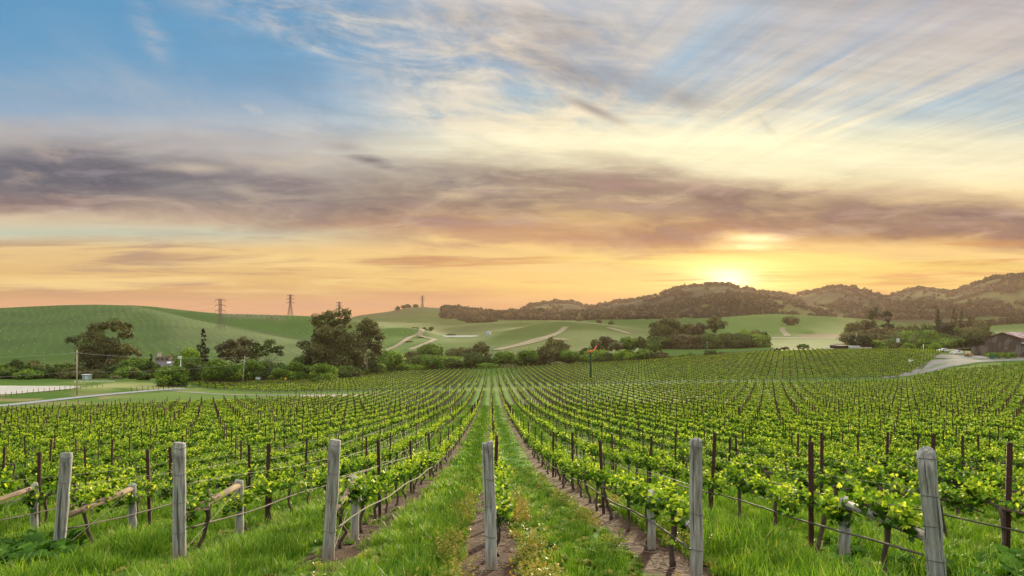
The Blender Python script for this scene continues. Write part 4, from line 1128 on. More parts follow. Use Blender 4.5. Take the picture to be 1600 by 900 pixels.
# --- left of the pond
T('oak', 5, 262, 569, 26, 'green', 'rounded green tree cut off by the left edge beyond the pond', group=G1)
T('oak', 27, 264, 563, 36, 'dark', 'big grey-green tree, the tallest of those beyond the pond at far left', group=G1)
T('oak', 53, 272, 562, 28, 'olive', 'yellowish green tree top just right of the big grey-green one', group=G1)
T('bush', 60, 254, 572, 26, 'dark', 'dark round bush in front of the yellowish green tree', group=G1)
T('oak', 73, 310, 567, 10, 'green', 'small lone upright tree standing in the gap left of the pole', group=G1)
T('bush', 86, 253, 574, 32, 'dark', 'very dark rounded bush above the pond, left of the utility pole', group=G1)
T('oak', 104, 290, 568, 36, 'dark', 'bluish green tree behind the clipped olive hedge', group=G1)
T('bush', 116, 250, 574, 44, 'olive', 'broad smooth olive green bush behind the utility pole', group=G1)
T('bush', 148, 252, 577, 38, 'olive', 'low olive green bush below the left eucalyptus', group=G1)
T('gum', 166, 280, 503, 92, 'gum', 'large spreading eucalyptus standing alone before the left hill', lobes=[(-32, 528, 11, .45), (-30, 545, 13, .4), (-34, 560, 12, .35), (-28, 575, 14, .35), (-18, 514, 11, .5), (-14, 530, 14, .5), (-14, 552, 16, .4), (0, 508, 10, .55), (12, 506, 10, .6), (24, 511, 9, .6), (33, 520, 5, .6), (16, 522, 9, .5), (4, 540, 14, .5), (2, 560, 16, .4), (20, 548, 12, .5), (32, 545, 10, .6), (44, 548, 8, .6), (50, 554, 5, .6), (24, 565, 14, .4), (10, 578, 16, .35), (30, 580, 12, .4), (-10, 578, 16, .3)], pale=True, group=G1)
T('bush', 184, 262, 570, 44, 'dark', 'dark bush at the foot of the left eucalyptus', group=G1)
T('oak', 212, 272, 559, 42, 'green', 'mid green tree between the left eucalyptus and the house', group=G1)
T('conifer', 236, 262, 553, 30, 'dark', 'dark cedar with a rounded tip beside the house', name='cedar', group=G1)
T('bush', 209, 250, 574, 14, 'olive', 'small yellowing upright bush left of the house', group=G1)
T('bush', 180, 246, 587, 18, 'pale', 'pale grey shrub on the far bank of the pond', group=G1)
T('bush', 226, 246, 582, 20, 'dark', 'low dark shrub under the cedar', group=G1)
T('oak', 268, 305, 553, 34, 'olive', 'olive tree showing behind the house roof', group=G1)
T('bush', 266, 214, 572, 48, 'green', 'solid round green bush standing in front of the house by the road', group=G1)
T('oak', 297, 262, 543, 50, 'bright', 'bright yellow-green tree right of the house', group=G1)
T('bush', 300, 254, 566, 46, 'dark', 'dark thicket under the bright yellow-green tree', group=G1)
T('conifer', 317, 305, 513, 32, 'deep', 'pointed dark conifer rising behind the bright green tree', group=G1)
T('oak', 338, 240, 562, 48, 'green', 'light green tree with a thin trunk beside the left vineyard', group=G1, fork=.3)
T('oak', 364, 246, 566, 36, 'green', 'green tree leaning towards the wooden pole', group=G1)
T('oak', 391, 256, 561, 34, 'green', 'dense green tree right of the leaning pole', group=G1)
T('gum', 370, 318, 531, 60, 'brown', 'brownish grove with flat rounded tops behind the green trees', lobes=[(-24, 545, 8, .5), (-12, 538, 9, .5), (0, 536, 9, .5), (10, 533, 8, .6), (22, 538, 8, .45), (-18, 555, 10, .4), (0, 552, 12, .4), (16, 552, 12, .4)], group=G1, name='tree_grove')
T('pine', 401, 308, 534, 26, 'dark', 'dark narrow pine between the brownish grove and the umbrella pine', group=G1)
T('pine', 422, 300, 530, 48, 'dark', 'umbrella-shaped pine with a bare pale trunk', pale=True, group=G1)
T('bush', 414, 280, 566, 60, 'dark', 'dark thicket under the umbrella pine', group=G1)
T('bush', 441, 262, 574, 34, 'green', 'smaller green bush left of the domed one by the yellow sign', group=G1)
T('bush', 461, 264, 565, 44, 'green', 'domed green bush above the left vineyard', group=G1)
T('oak', 478, 292, 555, 44, 'dark', 'dark tree behind the two domed bushes', group=G1)
T('bush', 505, 262, 568, 44, 'green', 'second domed bush, deeper green, below the twin eucalyptus', group=G1)
T('bush', 492, 238, 591, 13, 'green', 'little round bush alone at the vineyard edge', group=G1)
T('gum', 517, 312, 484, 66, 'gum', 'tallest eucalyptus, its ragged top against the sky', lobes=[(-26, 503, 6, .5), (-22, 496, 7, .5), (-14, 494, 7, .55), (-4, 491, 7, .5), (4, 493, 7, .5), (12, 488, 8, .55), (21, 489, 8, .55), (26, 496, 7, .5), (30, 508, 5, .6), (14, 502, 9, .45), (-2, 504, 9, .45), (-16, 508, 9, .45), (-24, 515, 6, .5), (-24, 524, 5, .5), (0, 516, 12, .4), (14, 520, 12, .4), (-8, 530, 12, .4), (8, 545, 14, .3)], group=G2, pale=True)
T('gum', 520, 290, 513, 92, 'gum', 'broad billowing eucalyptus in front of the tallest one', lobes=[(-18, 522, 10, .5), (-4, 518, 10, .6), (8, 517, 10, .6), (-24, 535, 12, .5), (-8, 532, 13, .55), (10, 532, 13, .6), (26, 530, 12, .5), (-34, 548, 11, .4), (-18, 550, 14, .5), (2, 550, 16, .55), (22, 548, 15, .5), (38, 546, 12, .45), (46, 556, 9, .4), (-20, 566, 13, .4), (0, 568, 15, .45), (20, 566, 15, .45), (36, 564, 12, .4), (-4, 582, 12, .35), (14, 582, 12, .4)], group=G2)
T('gum', 573, 305, 496, 52, 'gum', 'eucalyptus with a neat domed crown and pale bare trunks', lobes=[(-2, 503, 7, .55), (6, 506, 8, .5), (-8, 511, 9, .5), (12, 516, 9, .5), (0, 520, 12, .5), (-14, 524, 9, .5), (18, 526, 8, .5), (-6, 535, 12, .45), (12, 538, 11, .45), (-18, 538, 8, .45), (16, 550, 8, .4), (-12, 550, 9, .4), (8, 556, 8, .4)], pale=True, group=G2, fork=.45)
# --- valley floor, middle
T('oak', 606, 345, 547, 50, 'green', 'round green tree right of the domed eucalyptus', group=G2)
T('bush', 590, 318, 567, 30, 'bright', 'light green bush below the domed eucalyptus', group=G2)
T('bush', 556, 300, 574, 14, 'bright', 'small bright bush where the left vine rows begin', group=G2)
T('bush', 572, 305, 576, 16, 'bright', 'low bright shrub right of the lamp by the vines', group=G2)
T('oak', 672, 425, 537, 42, 'green', 'umbrella-topped green oak standing above the hedge of trees', group=G2)
T('oak', 641, 405, 551, 42, 'olive', 'olive tree left of the umbrella-topped oak', group=G2)
T('oak', 622, 362, 565, 34, 'green', 'green tree left of a yellowish bush in the middle hedge', group=G2)
T('bush', 648, 358, 570, 38, 'bright', 'yellowish green bush in the middle hedge', group=G2)
T('oak', 680, 362, 556, 42, 'green', 'leafy tree below the umbrella-topped oak', group=G2)
T('oak', 706, 362, 561, 32, 'dark', 'dark green tree left of the densest one in the middle hedge', group=G2)
T('oak', 724, 430, 544, 52, 'olive', 'brownish olive tree behind the densest one', group=G2)
T('oak', 752, 435, 534, 34, 'olive', 'taller olive tree just left of the pale pole', group=G2)
T('oak', 744, 364, 551, 50, 'dark', 'dense dark tree left of the pale pole', group=G2)
T('bush', 760, 356, 568, 34, 'green', 'low green bush at the foot of the pale pole', group=G2)
T('oak', 792, 372, 549, 38, 'green', 'round tree right of the pale pole', group=G2)
T('bush', 799, 358, 570, 32, 'pale', 'pale grey-green bush below the round tree right of the pale pole', group=G2)
T('oak', 828, 372, 544, 32, 'green', 'green tree at the left side of the pointed eucalyptus', group=G2)
T('gum', 855, 376, 525, 56, 'gum', 'pointed dark eucalyptus clump with a row of slim pale trunks', lobes=[(8, 531, 6, .5), (6, 539, 7, .5), (0, 546, 8, .5), (-8, 550, 9, .45), (10, 549, 7, .5), (-14, 560, 9, .45), (2, 560, 9, .45), (-18, 572, 7, .4), (12, 558, 7, .4)], group=G2, pale=True)
T('oak', 884, 378, 547, 38, 'green', 'spreading green tree between the pointed eucalyptus and the wind machine', group=G2)
T('bush', 872, 366, 566, 24, 'pale', 'pale shrub below the spreading tree left of the wind machine', group=G2)
T('oak', 876, 440, 531, 26, 'olive', 'faded tree behind the pointed eucalyptus', group=G2)
T('oak', 926, 378, 547, 48, 'green', 'branching green tree behind the wind machine', group=G2)
T('bush', 905, 366, 570, 18, 'pale', 'small pale bush at the crest left of the wind machine', group=G2)
T('oak', 954, 372, 552, 18, 'dark', 'small dark tree right of the wind machine', group=G2)
T('oak', 975, 370, 547, 36, 'bright', 'yellow-green tree at the left end of the crest hedge', group=G2)
T('oak', 1006, 370, 545, 34, 'green', 'tallest tree in the middle of the crest hedge', group=G2)
T('oak', 1031, 366, 550, 28, 'olive', 'olive tree at the right end of the crest hedge', group=G2)
T('bush', 1053, 358, 557, 18, 'dark', 'small dark bush between the crest hedge and the broad low bush', group=G2)
T('bush', 1078, 356, 552, 30, 'green', 'broad low bush standing apart on the vineyard crest', group=G2)
T('oak', 914, 480, 544, 18, 'dark', 'small dark tree behind the wind machine, left of its pole', group=G2)
T('oak', 929, 490, 531, 28, 'olive', 'leftmost tree of the row behind the pale field', group=G2)
T('oak', 948, 505, 525, 28, 'brown', 'brownish tree in the row behind the pale field', group=G2)
T('oak', 962, 495, 532, 24, 'pale', 'pale tree in the middle of the row behind the field', group=G2)
T('oak', 981, 500, 526, 34, 'green', 'broad green tree in the row behind the pale field', group=G2)
T('oak', 1001, 500, 526, 22, 'dark', 'dark round tree at the right end of the row behind the field', group=G2)
T('bush', 1022, 505, 534, 26, 'green', 'low green thicket left of the big hazy eucalyptus', group=G2)
# --- big hazy group right of the middle
T('gum', 1042, 570, 496, 56, 'gum', 'big domed eucalyptus, largest of the hazy group', lobes=[(-4, 501, 7, .5), (6, 503, 8, .5), (-14, 506, 8, .5), (14, 510, 8, .5), (0, 512, 11, .5), (-18, 518, 9, .45), (12, 522, 11, .4), (-6, 525, 12, .4), (-20, 530, 9, .4), (8, 534, 10, .35), (-10, 537, 9, .35)], group=G2)
T('gum', 1074, 575, 505, 40, 'brown', 'brownish eucalyptus right of the big domed one', group=G2)
T('gum', 1095, 575, 507, 38, 'brown', 'brownish eucalyptus touching the umbrella-topped one', group=G2)
T('gum', 1115, 580, 494, 36, 'gum', 'umbrella-topped eucalyptus on a tall bare trunk', lobes=[(-8, 502, 6, .5), (0, 499, 6, .55), (8, 501, 6, .55), (-4, 508, 7, .45), (6, 508, 7, .5), (14, 507, 5, .5), (0, 516, 5, .4)], group=G2, pale=True, fork=.6)
T('oak', 1056, 560, 520, 36, 'brown', 'rounded brownish tree in front of the big domed eucalyptus', group=G2)
T('bush', 1084, 562, 524, 40, 'dark', 'dark understorey between the hazy eucalyptus trunks', group=G2, name='thicket', cat='thicket')
T('bush', 1136, 570, 520, 34, 'olive', 'olive thicket right of the umbrella-topped eucalyptus', group=G2, name='thicket', cat='thicket')
T('oak', 1160, 570, 514, 34, 'green', 'round green tree near the right end of the hazy group', group=G2)
T('oak', 1181, 572, 515, 30, 'olive', 'olive tree right of the round green one in the hazy group', group=G2)
T('oak', 1194, 574, 518, 18, 'dark', 'last dark tree at the right end of the hazy group', group=G2)
T('bush', 1112, 372, 547, 22, 'dark', 'dark bush on the crest below the teal pole', group=G2)
T('bush', 1127, 370, 550, 16, 'olive', 'small olive bush right of the dark one on the crest', group=G2)
T('bush', 1142, 372, 550, 14, 'green', 'small green bush at the right of the three on the crest', group=G2)
T('oak', 1236, 1150, 494, 24, 'dark', 'lone dark oak on the far pale green slope by a dirt track', group=G2)
T('pine', 1215, 352, 544, 12, 'dark', 'left of three small trees on the right vineyard crest', name='small_tree', group='three small trees on the crest')
T('pine', 1228, 352, 542, 15, 'olive', 'middle of three small trees on the right vineyard crest', name='small_tree', group='three small trees on the crest')
T('pine', 1254, 354, 538, 22, 'green', 'widest of three small trees on the right vineyard crest', name='small_tree', group='three small trees on the crest')
# --- right, by the farm
T('oak', 1338, 650, 505, 40, 'olive', 'hazy broad tree at the left end of the farm trees', group=G3)
T('gum', 1366, 610, 480, 30, 'deep', 'tallest hazy eucalyptus of the farm group', group=G3)
T('gum', 1385, 612, 486, 26, 'deep', 'slightly shorter hazy eucalyptus beside the tallest', group=G3)
T('gum', 1354, 620, 500, 24, 'brown', 'hazy brown tree left of the tallest farm eucalyptus', group=G3)
T('oak', 1372, 560, 512, 44, 'brown', 'pinkish brown tree crown below the tall farm eucalyptus', group=G3)
T('oak', 1343, 352, 524, 38, 'deep', 'compact dark oak behind the low dark shed', group=G3)
T('oak', 1391, 480, 518, 30, 'pale', 'pale young green tree behind the power pole with the white box', group=G3)
T('oak', 1408, 570, 510, 36, 'brown', 'reddish brown tree in the middle of the farm group', group=G3)
T('oak', 1426, 545, 508, 36, 'olive', 'olive broad tree behind the thin dark pole', group=G3)
T('oak', 1448, 548, 505, 34, 'dark', 'dark tree left of the big farm conifer', group=G3)
T('conifer', 1466, 560, 484, 32, 'deep', 'broad pointed conifer, left of the three conifers by the farm', group=G3)
T('oak', 1474, 520, 506, 44, 'deep', 'wide dark tree at the foot of the broad conifer', group=G3)
T('oak', 1450, 470, 516, 46, 'green', 'light green willow-like tree in front of the farm group', group=G3)
T('oak', 1494, 530, 512, 26, 'dark', 'dark tree right of the wide one below the conifers', group=G3)
T('conifer', 1491, 630, 480, 20, 'deep', 'slim tall conifer, highest of the three by the farm', group=G3)
T('conifer', 1503, 630, 486, 22, 'deep', 'bushy conifer touching the slim tall one', group=G3)
T('gum', 1517, 610, 495, 24, 'brown', 'brown hazy tree right of the conifers', group=G3)
T('oak', 1537, 570, 502, 34, 'olive', 'round tree standing at the edge of the right hand field', group=G3)
T('bush', 1500, 345, 529, 20, 'dark', 'dark bush left of the dense row behind the white pickup', group=G3)
T('bush', 1527, 345, 523, 46, 'deep', 'dense dark row of bushes left of the barn', group=G3)
T('bush', 1404, 385, 530, 46, 'dark', 'dark green bank of bushes behind the poles', group=G3)
T('bush', 1384, 372, 534, 28, 'olive', 'olive bush left of the pole with the white box', group=G3)
T('bush', 1420, 348, 537, 22, 'bright', 'yellow-green bush at the vineyard edge below the thin pole', group=G3)
T('bush', 1458, 322, 536, 24, 'bright', 'bright green bush left of the white cars', group=G3)
T('bush', 1444, 360, 530, 28, 'green', 'green bush behind the bright one left of the cars', group=G3)
# --- undergrowth closing the tree belts
for u, d, yt, w, c, lb, g_ in (
    (18, 250, 579, 40, 'dark', 'low dark undergrowth at the left edge above the pond', G1), (45, 248, 580, 34, 'green', 'low green undergrowth left of the darkest round bush', G1),
    (196, 258, 577, 40, 'green', 'green undergrowth left of the cedar', G1), (232, 268, 570, 40, 'dark', 'dark undergrowth around the foot of the cedar', G1), (318, 262, 570, 44, 'dark', 'dark undergrowth below the pointed conifer', G1),
    (352, 262, 572, 44, 'dark', 'dark undergrowth behind the light green tree with a thin trunk', G1), (384, 266, 574, 44, 'dark', 'dark undergrowth right of the leaning pole', G1), (432, 268, 578, 48, 'dark', 'dark undergrowth left of the orange-yellow sign', G1),
    (482, 270, 574, 46, 'dark', 'dark undergrowth between the two domed bushes', G1), (535, 282, 574, 48, 'dark', 'dark undergrowth at the foot of the twin eucalyptus', G2), (575, 320, 566, 46, 'dark', 'dark undergrowth at the foot of the domed eucalyptus', G2),
    (622, 372, 562, 50, 'dark', 'dark thicket right of the round green tree', G2), (662, 385, 558, 56, 'dark', 'dark thicket behind the yellowish bush', G2), (700, 388, 560, 56, 'green', 'green thicket filling the middle hedge left of the densest tree', G2),
    (738, 372, 566, 50, 'green', 'green thicket below the densest tree', G2), (772, 376, 562, 34, 'dark', 'dark thicket right behind the pale pole', G2), (806, 378, 568, 34, 'green', 'green thicket right of the round tree', G2),
    (840, 384, 562, 40, 'dark', 'dark thicket at the foot of the pointed eucalyptus', G2), (868, 388, 560, 40, 'green', 'green thicket right of the pointed eucalyptus', G2), (902, 390, 562, 48, 'green', 'green thicket just left of the wind machine', G2),
    (944, 386, 562, 42, 'dark', 'dark thicket just right of the wind machine', G2), (990, 378, 558, 50, 'green', 'green thicket joining the crest hedge trees', G2), (1020, 374, 559, 36, 'dark', 'dark thicket at the right of the crest hedge', G2),
    (1030, 560, 528, 44, 'dark', 'dark thicket under the left of the big domed eucalyptus', G2), (1070, 556, 526, 50, 'brown', 'brown thicket right under the big domed eucalyptus', G2), (1105, 560, 526, 50, 'dark', 'dark thicket beside the tall bare trunk', G2), (1150, 560, 524, 44, 'dark', 'dark thicket joining the right part of the hazy group', G2), (1178, 562, 524, 40, 'green', 'green thicket at the right of the hazy group', G2),
    (1350, 570, 520, 60, 'olive', 'olive thicket under the tall farm eucalyptus', G3), (1388, 560, 522, 56, 'brown', 'brown thicket in the middle of the farm trees', G3), (1420, 520, 522, 60, 'green', 'green thicket behind the poles of the farm', G3), (1465, 500, 524, 60, 'dark', 'dark thicket below the broad conifer', G3), (1365, 372, 535, 36, 'green', 'green thicket right of the compact dark oak', G3), (1480, 420, 532, 40, 'green', 'green thicket left of the dark bushes by the pickup', G3), (1515, 540, 516, 44, 'olive', 'olive thicket below the brown hazy tree', G3)):
    T('bush', u, d, yt - 3, w * 1.15, c, lb, name='thicket', cat='thicket', group=g_)
# --- oaks on the far hill top
for u, d, yt, w, lb in ((621, 1880, 478, 9, 'leftmost dark oak on the round hilltop'), (631, 1890, 477, 10, 'dark oak between two others on the round hilltop'), (638, 1890, 475, 9, 'tallest dark oak left of the hilltop pylon'),
                        (650, 1900, 475.5, 9, 'dark oak nearest the hilltop pylon'), (705, 1920, 481, 7, 'small lone oak right of the hilltop pylon'), (739, 1915, 483, 10, 'wide lone oak on the right shoulder of the hilltop'), (769, 1900, 488, 4, 'tiny tree at the right foot of the hilltop')):
    T('oak', u, d, yt, w, 'dark', lb, group='oaks on the round hilltop')
# shrubs along the dirt track
for u, d, yt, w, c, lb in ((663, 1000, 511, 8, 'green', 'leftmost small tree above the dirt track on the middle hill'), (673, 1000, 510, 9, 'green', 'second small tree above the dirt track on the middle hill'), (648, 1010, 512, 16, 'olive', 'grove of thin trees on the middle hill'),
                           (640, 720, 533, 12, 'brown', 'brown shrub between the two dirt tracks'), (657, 800, 527, 9, 'brown', 'shrub at the top of the two dirt tracks'), (704, 890, 522, 16, 'olive', 'rounded bush above the white tunnel'), (935, 1150, 498, 11, 'olive', 'lone round tree on the right shoulder of the middle field'),
                           (905, 1280, 490, 12, 'pale', 'pale round tree before the dark wood'), (955, 1150, 501, 9, 'dark', 'dark bush right of the lone round tree')):
    T('oak', u, d, yt, w, c, lb, group='shrubs on the middle hill')

# ------------------------------------------------------------ woods on the far hills: too many to count
def far_tree(rng, W, H, mat):
    L = make_lobes('oak', H, W, rng); me = crown_mesh(L, rng, W / 4.5, .55, mat); return me
frng = np.random.default_rng(321)
FOL['wood'] = fol('wood_foliage', [(0, (0.010, 0.013, 0.006)), (.5, (0.027, 0.030, 0.012)), (1, (0.06, 0.06, 0.026))])
WOOD = [far_tree(frng, 11, 9.5, FOL['brown' if i == 0 else 'wood']) for i in range(6)]
P = []; Ro = []; Sc = []; Ix = []
def wood(n, u0, u1, d0, d1, cond, s0=.5, s1=1.5, seed=1, sort=(0, 6)):
    rg = np.random.default_rng(seed)
    y = rg.uniform(d0, d1, n); u = rg.uniform(u0, u1, n); x = (u - 800) / F * y
    ok = cond(u, y, x, rg); u, y, x = u[ok], y[ok], x[ok]; z = zground(x, y)
    z = z + 0.5 * np.clip((y - 1200) / 800, 0, 1) * (fbm(x / 160, y / 160, 5) - .5) * 16 * np.clip((3600 - y) / 600, 0, 1)
    for a, b_, c_ in zip(x, y, z):
        s = rg.uniform(s0, s1); P.append((a, b_, c_ - .6)); Ro.append((0, 0, rg.uniform(0, 6.28))); Sc.append((s, s, s * rg.uniform(.8, 1.15))); Ix.append(int(rg.integers(*sort)))
nz3 = lambda x, y: fbm(x / 130, y / 130, 21)
nz1 = lambda x, y: fbm(x / 40, y / 40, 3)
wood(30000, 690, 1780, 1560, 2800, lambda u, y, x, rg: ((nz3(x, y) + nz1(x, y) * .5 > .06 + np.where(y > 2250, .88, np.where(u > 1300, .74, .60))) | (rg.random(len(u)) < .035)) & (zground(x, y) > np.interp(u, [690, 800, 1000, 1200, 1300, 1400, 1780], [34, 30, 26, 34, 38, 34, 40])), seed=11)
# ridge-line trees
wood(2600, 800, 1780, 2590, 2760, lambda u, y, x, rg: (rg.random(len(u)) < np.where((u > 1000) & (u < 1050), .3, .62)) & (np.abs(y - 2655) < 40), .7, 1.9, seed=12)
wood(900, 680, 780, 1420, 1640, lambda u, y, x, rg: (fbm(x / 38, y / 38, 9) > .50) & (((u - 732) / 42) ** 2 + ((y - 1525) / 85) ** 2 < 1 + .7 * (fbm(x / 30, y / 30, 19) - .5)), .45, 1.15, seed=13)
wood(900, 1480, 1800, 1250, 1330, lambda u, y, x, rg: np.abs(y - 1290) < 40, .7, 1.2, seed=14)
wood(900, 1320, 1560, 640, 820, lambda u, y, x, rg: (fbm(x / 40, y / 40, 9) > .44) & (u > 1345) & (u < 1520), .6, 1.1, seed=15)
tag(scatter('woodland', P, Ro, Sc, Ix, WOOD), 'dark oak woods covering the far hills and their ridge lines', 'woods')

# white grow tubes of the young vines on the left hill
P = []
rg = np.random.default_rng(8)
for k in range(-170, 60):
    for s in np.arange(470, 1010, 7):
        if rg.random() > .07: continue
        az = R(-34); c = k * 5.0 + 60; x = c * math.cos(az) + s * math.sin(az) - 100; y = -c * math.sin(az) + s * math.cos(az) - 40; x += rg.normal(0, 2.0); y += rg.normal(0, 2.5)
        u = uof(x, y); fold = 215 + (1000 - y) * .62
        if y < 480 or y > 990 or u > 480 - (y - 600) * .62 or y > 895 or u < -200 or fbm(np.array([x / 60.]), np.array([y / 60.]), 4)[0] < .42: continue
        P.append((x, y, zg(x, y)))
for _ in range(160):
    u = rg.uniform(348, 440); d = rg.uniform(1035, 1085); x = (u - 800) / F * d; P.append((x, d, zg(x, d)))
tb = MB(); tb.tube([(0, 0, 0), (0, 0, .8)], [.22, .22], 6)
tube_m = simple('grow_tube_plastic', (0.42, 0.43, 0.38), .6)
n = len(P)
tag(scatter('grow_tubes', P, np.zeros((n, 3)), rg.uniform(.6, 1.3, n), np.zeros(n), [tb.mesh('grow_tube', tube_m)]), 'white grow tubes dotted over the young vines of the left hill', 'grow tubes')
# ------------------------------------------------------------ pylons and their lines
steel = simple('galvanised_steel', (0.12, 0.085, 0.072), .6, metal=.2)
white = simple('white_paint', (0.72, 0.72, 0.70), .5, var=.05)
glass = simple('dark_glass', (0.03, 0.035, 0.04), .1, var=.05)
blackm = simple('black_rubber', (0.02, 0.02, 0.02), .8, var=.1)
PYL = []
def pylon(u, d, ytop, ybase, label, arms=3, rz=0.0):
    x = (u - 800) / F * d; z0 = zg(x, d); zt = (520 - ytop) / F * d; H = zt - z0
    if ybase: H = (ybase - ytop) / F * d; z0 = zt - H
    e = empty('pylon', (x, d, z0), rz); r = max(.15, d * .00024); b = H * .115; w = H * .035
    def half(z): 
        f = z / H; return b + (w - b) * min(f / .55, 1)
    mb = MB()
    zs = [0, .13, .24, .34, .43, .50, .56, .62, .68, .74, .80, .86, .92, .97]
    for sx in (-1, 1):
        for sy in (-1, 1):
            mb.tube([(sx * half(q * H), sy * half(q * H), q * H - (1.0 if q == 0 else 0)) for q in zs], r, 4)
    for a, c in zip(zs[:-1], zs[1:]):
        for s in (-1, 1):
            h0, h1 = half(a * H), half(c * H)
            mb.tube([(-h0, s * h0, a * H), (h1, s * h1, c * H)], r * .6, 3); mb.tube([(h0, s * h0, a * H), (-h1, s * h1, c * H)], r * .6, 3)
            mb.tube([(s * h0, -h0, a * H), (s * h1, h1, c * H)], r * .6, 3)
            mb.tube([(-h1, s * h1, c * H), (h1, s * h1, c * H)], r * .6, 3)
    mb.build('lattice_tower', steel, e)
    L = H * .165; tips = []
    for k in range(arms):
        z = H * (.97 - .17 * k); a = MB(); n = L * (1.0 if k else .95)
        a.tube([(-n, 0, z - H * .012), (-w, 0, z + H * .022), (w, 0, z + H * .022), (n, 0, z - H * .012)], r * .9, 4); a.tube([(-n, 0, z - H * .014), (n, 0, z - H * .014)], r * .9, 4)
        ao = a.build('cross_arm', steel, e)
        for s in (-1, 1):
            i = MB(); i.tube([(s * n, 0, z - H * .014), (s * n, 0, z - H * .082)], r * .95, 5); i.build('insulator', steel, ao); tips.append(Matrix.Rotation(rz, 3, 'Z') @ Vector((s * n, 0, z - H * .082)) + Vector((x, d, z0)))
    t = MB(); t.tube([(-w, 0, H * .97), (0, 0, H), (w, 0, H * .97)], r, 4); t.build('peak', steel, e)
    tag(e, label, 'pylon', 'power pylons'); PYL.append(tips); return e
pylon(344, 790, 466.5, None, 'nearest and largest lattice pylon, standing on the left hillside')
pylon(453.5, 1105, 460, None, 'lattice pylon on the skyline behind the left hill', rz=.1)
pylon(530, 1520, 471.5, 499, 'lattice pylon whose top shows above the tallest eucalyptus')
pylon(660, 1920, 462, 481, 'small lattice pylon on the round hilltop')
def cable(name, pts, sag, r, mat, label, cat, group, n=22):
    mb = MB(); Q = []
    for a, b in zip(pts[:-1], pts[1:]):
        for i in range(n): f = i / n; Q.append(a.lerp(b, f) - Vector((0, 0, sag * 4 * f * (1 - f))))
    Q.append(pts[-1]); mb.tube(Q, r, 4); tag(mb.build(name, mat), label, cat, group)
cab = simple('cable', (0.10, 0.085, 0.08), .6)
names = ['top left', 'top right', 'middle left', 'middle right', 'bottom left', 'bottom right']
for i in range(6):
    p0 = PYL[0][i]; w0 = p0 + Vector((-330, -120, -14))
    cable('power_cable', [w0, p0, PYL[1][i], PYL[2][i]], 13, .055, cab, 'high power cable strung from the %s insulators of the pylons' % names[i], 'power cable', 'cables between the pylons')

# ------------------------------------------------------------ utility poles
pole_w = simple('pole_wood', (0.50, 0.40, 0.31), .9, scale=2, c2=(0.34, 0.27, 0.21), stretch=(4, 4, .4))
pole_d = simple('dark_pole_wood', (0.12, 0.09, 0.07), .9, scale=2, stretch=(4, 4, .4))
grey_b = simple('transformer_grey', (0.55, 0.57, 0.58), .5, var=.08)
def upole(u, d, ytop, label, r=.14, lean=0, arms=((.6, 2.2),), box=None, mat=None, ins=True, group='utility poles'):
    b = at(u, d); H = (520 - ytop) / F * d - b.z; e = empty('utility_pole', b, 0, 0, lean)
    m = MB(); m.tube([(0, 0, -.4), (0, 0, H * .5), (0, 0, H)], [r * 1.15, r, r * .75], 10); m.build('pole', mat or pole_w, e, smooth=True)
    for dz, L in arms:
        a = MB(); a.box((0, -r - .06, H - dz), (L, .12, .14)); ao = a.build('cross_arm', mat or pole_d, e)
        if ins:
            for s in (-.45, -.18, .18, .45): i = MB(); i.tube([(s * L, -r - .06, H - dz + .07), (s * L, -r - .06, H - dz + .30)], [.05, .035], 6); i.build('insulator', grey_b, ao)
    if box:
        for sx, dz, bw, bh in box:
            q = MB(); q.tube([(sx, -r - bw / 2, H - dz - bh), (sx, -r - bw / 2, H - dz - .06), (sx, -r - bw / 2, H - dz)], [bw / 2, bw / 2, bw * .40], 12); q.build('transformer', grey_b, e, smooth=False)
    tag(e, label, 'utility pole', group); return b, H
bA, hA = upole(120, 176, 547, 'tall pale utility pole with one crossarm between the road and pond', arms=((.85, 2.6),))
upole(282, 236, 556, 'pole carrying two white cans above the round green bush', r=.15, arms=(), box=((-.33, .1, .62, .9), (.33, .1, .62, .9)), mat=grey_b)
bB, hB = upole(379, 243, 556, 'leaning wooden pole with a lamp among the left green trees', lean=.07, arms=((.7, 1.9),), box=((.25, 1.5, .4, .6),))
upole(436, 300, 561, 'short wooden pole with a crossarm before the dark pine thicket', arms=((.6, 2.6), (1.6, 2.0)))
bC, hC = upole(1338, 348, 519, 'power pole with white boxes rising behind the low dark shed', arms=((.5, 1.0),), box=((-.55, 3.8, .9, 1.4), (.45, 3.8, .9, 1.4)), r=.16)
upole(1402, 350, 518, 'power pole with a crossarm and white box in the middle of the farm trees', arms=((1.0, 3.4),), box=((-.2, 3.6, 1.0, 1.9), (.5, 3.6, .8, 1.9)), r=.17, mat=pole_d)
upole(1426.5, 352, 522, 'bare thin dark pole right of the one with the crossarm', arms=(), mat=pole_d, r=.15)
upole(1443, 340, 538, 'short white post at the vineyard edge left of the cars', arms=(), mat=white, r=.13, group='pale posts by the vines')
upole(561 , 292, 577, 'small lamp post beside the vines under the twin eucalyptus', arms=(), mat=grey_b, r=.10, box=((.0, .0, .5, .5),), group='pale posts by the vines')
for dz, lb in ((.75, 'upper'), (5.6, 'lower')):
    A = bA + Vector((0, -.2, hA - dz)); cable('overhead_wire', [A + Vector((-60, -25, -1.0)), A, Vector((bB.x, bB.y, bB.z + hB - dz * .5))], .9, .022, simple('wire_grey', (0.35, 0.33, 0.31), .5), '%s overhead wire running from the pond pole to the leaning pole' % lb, 'wire', 'overhead wires by the pond')

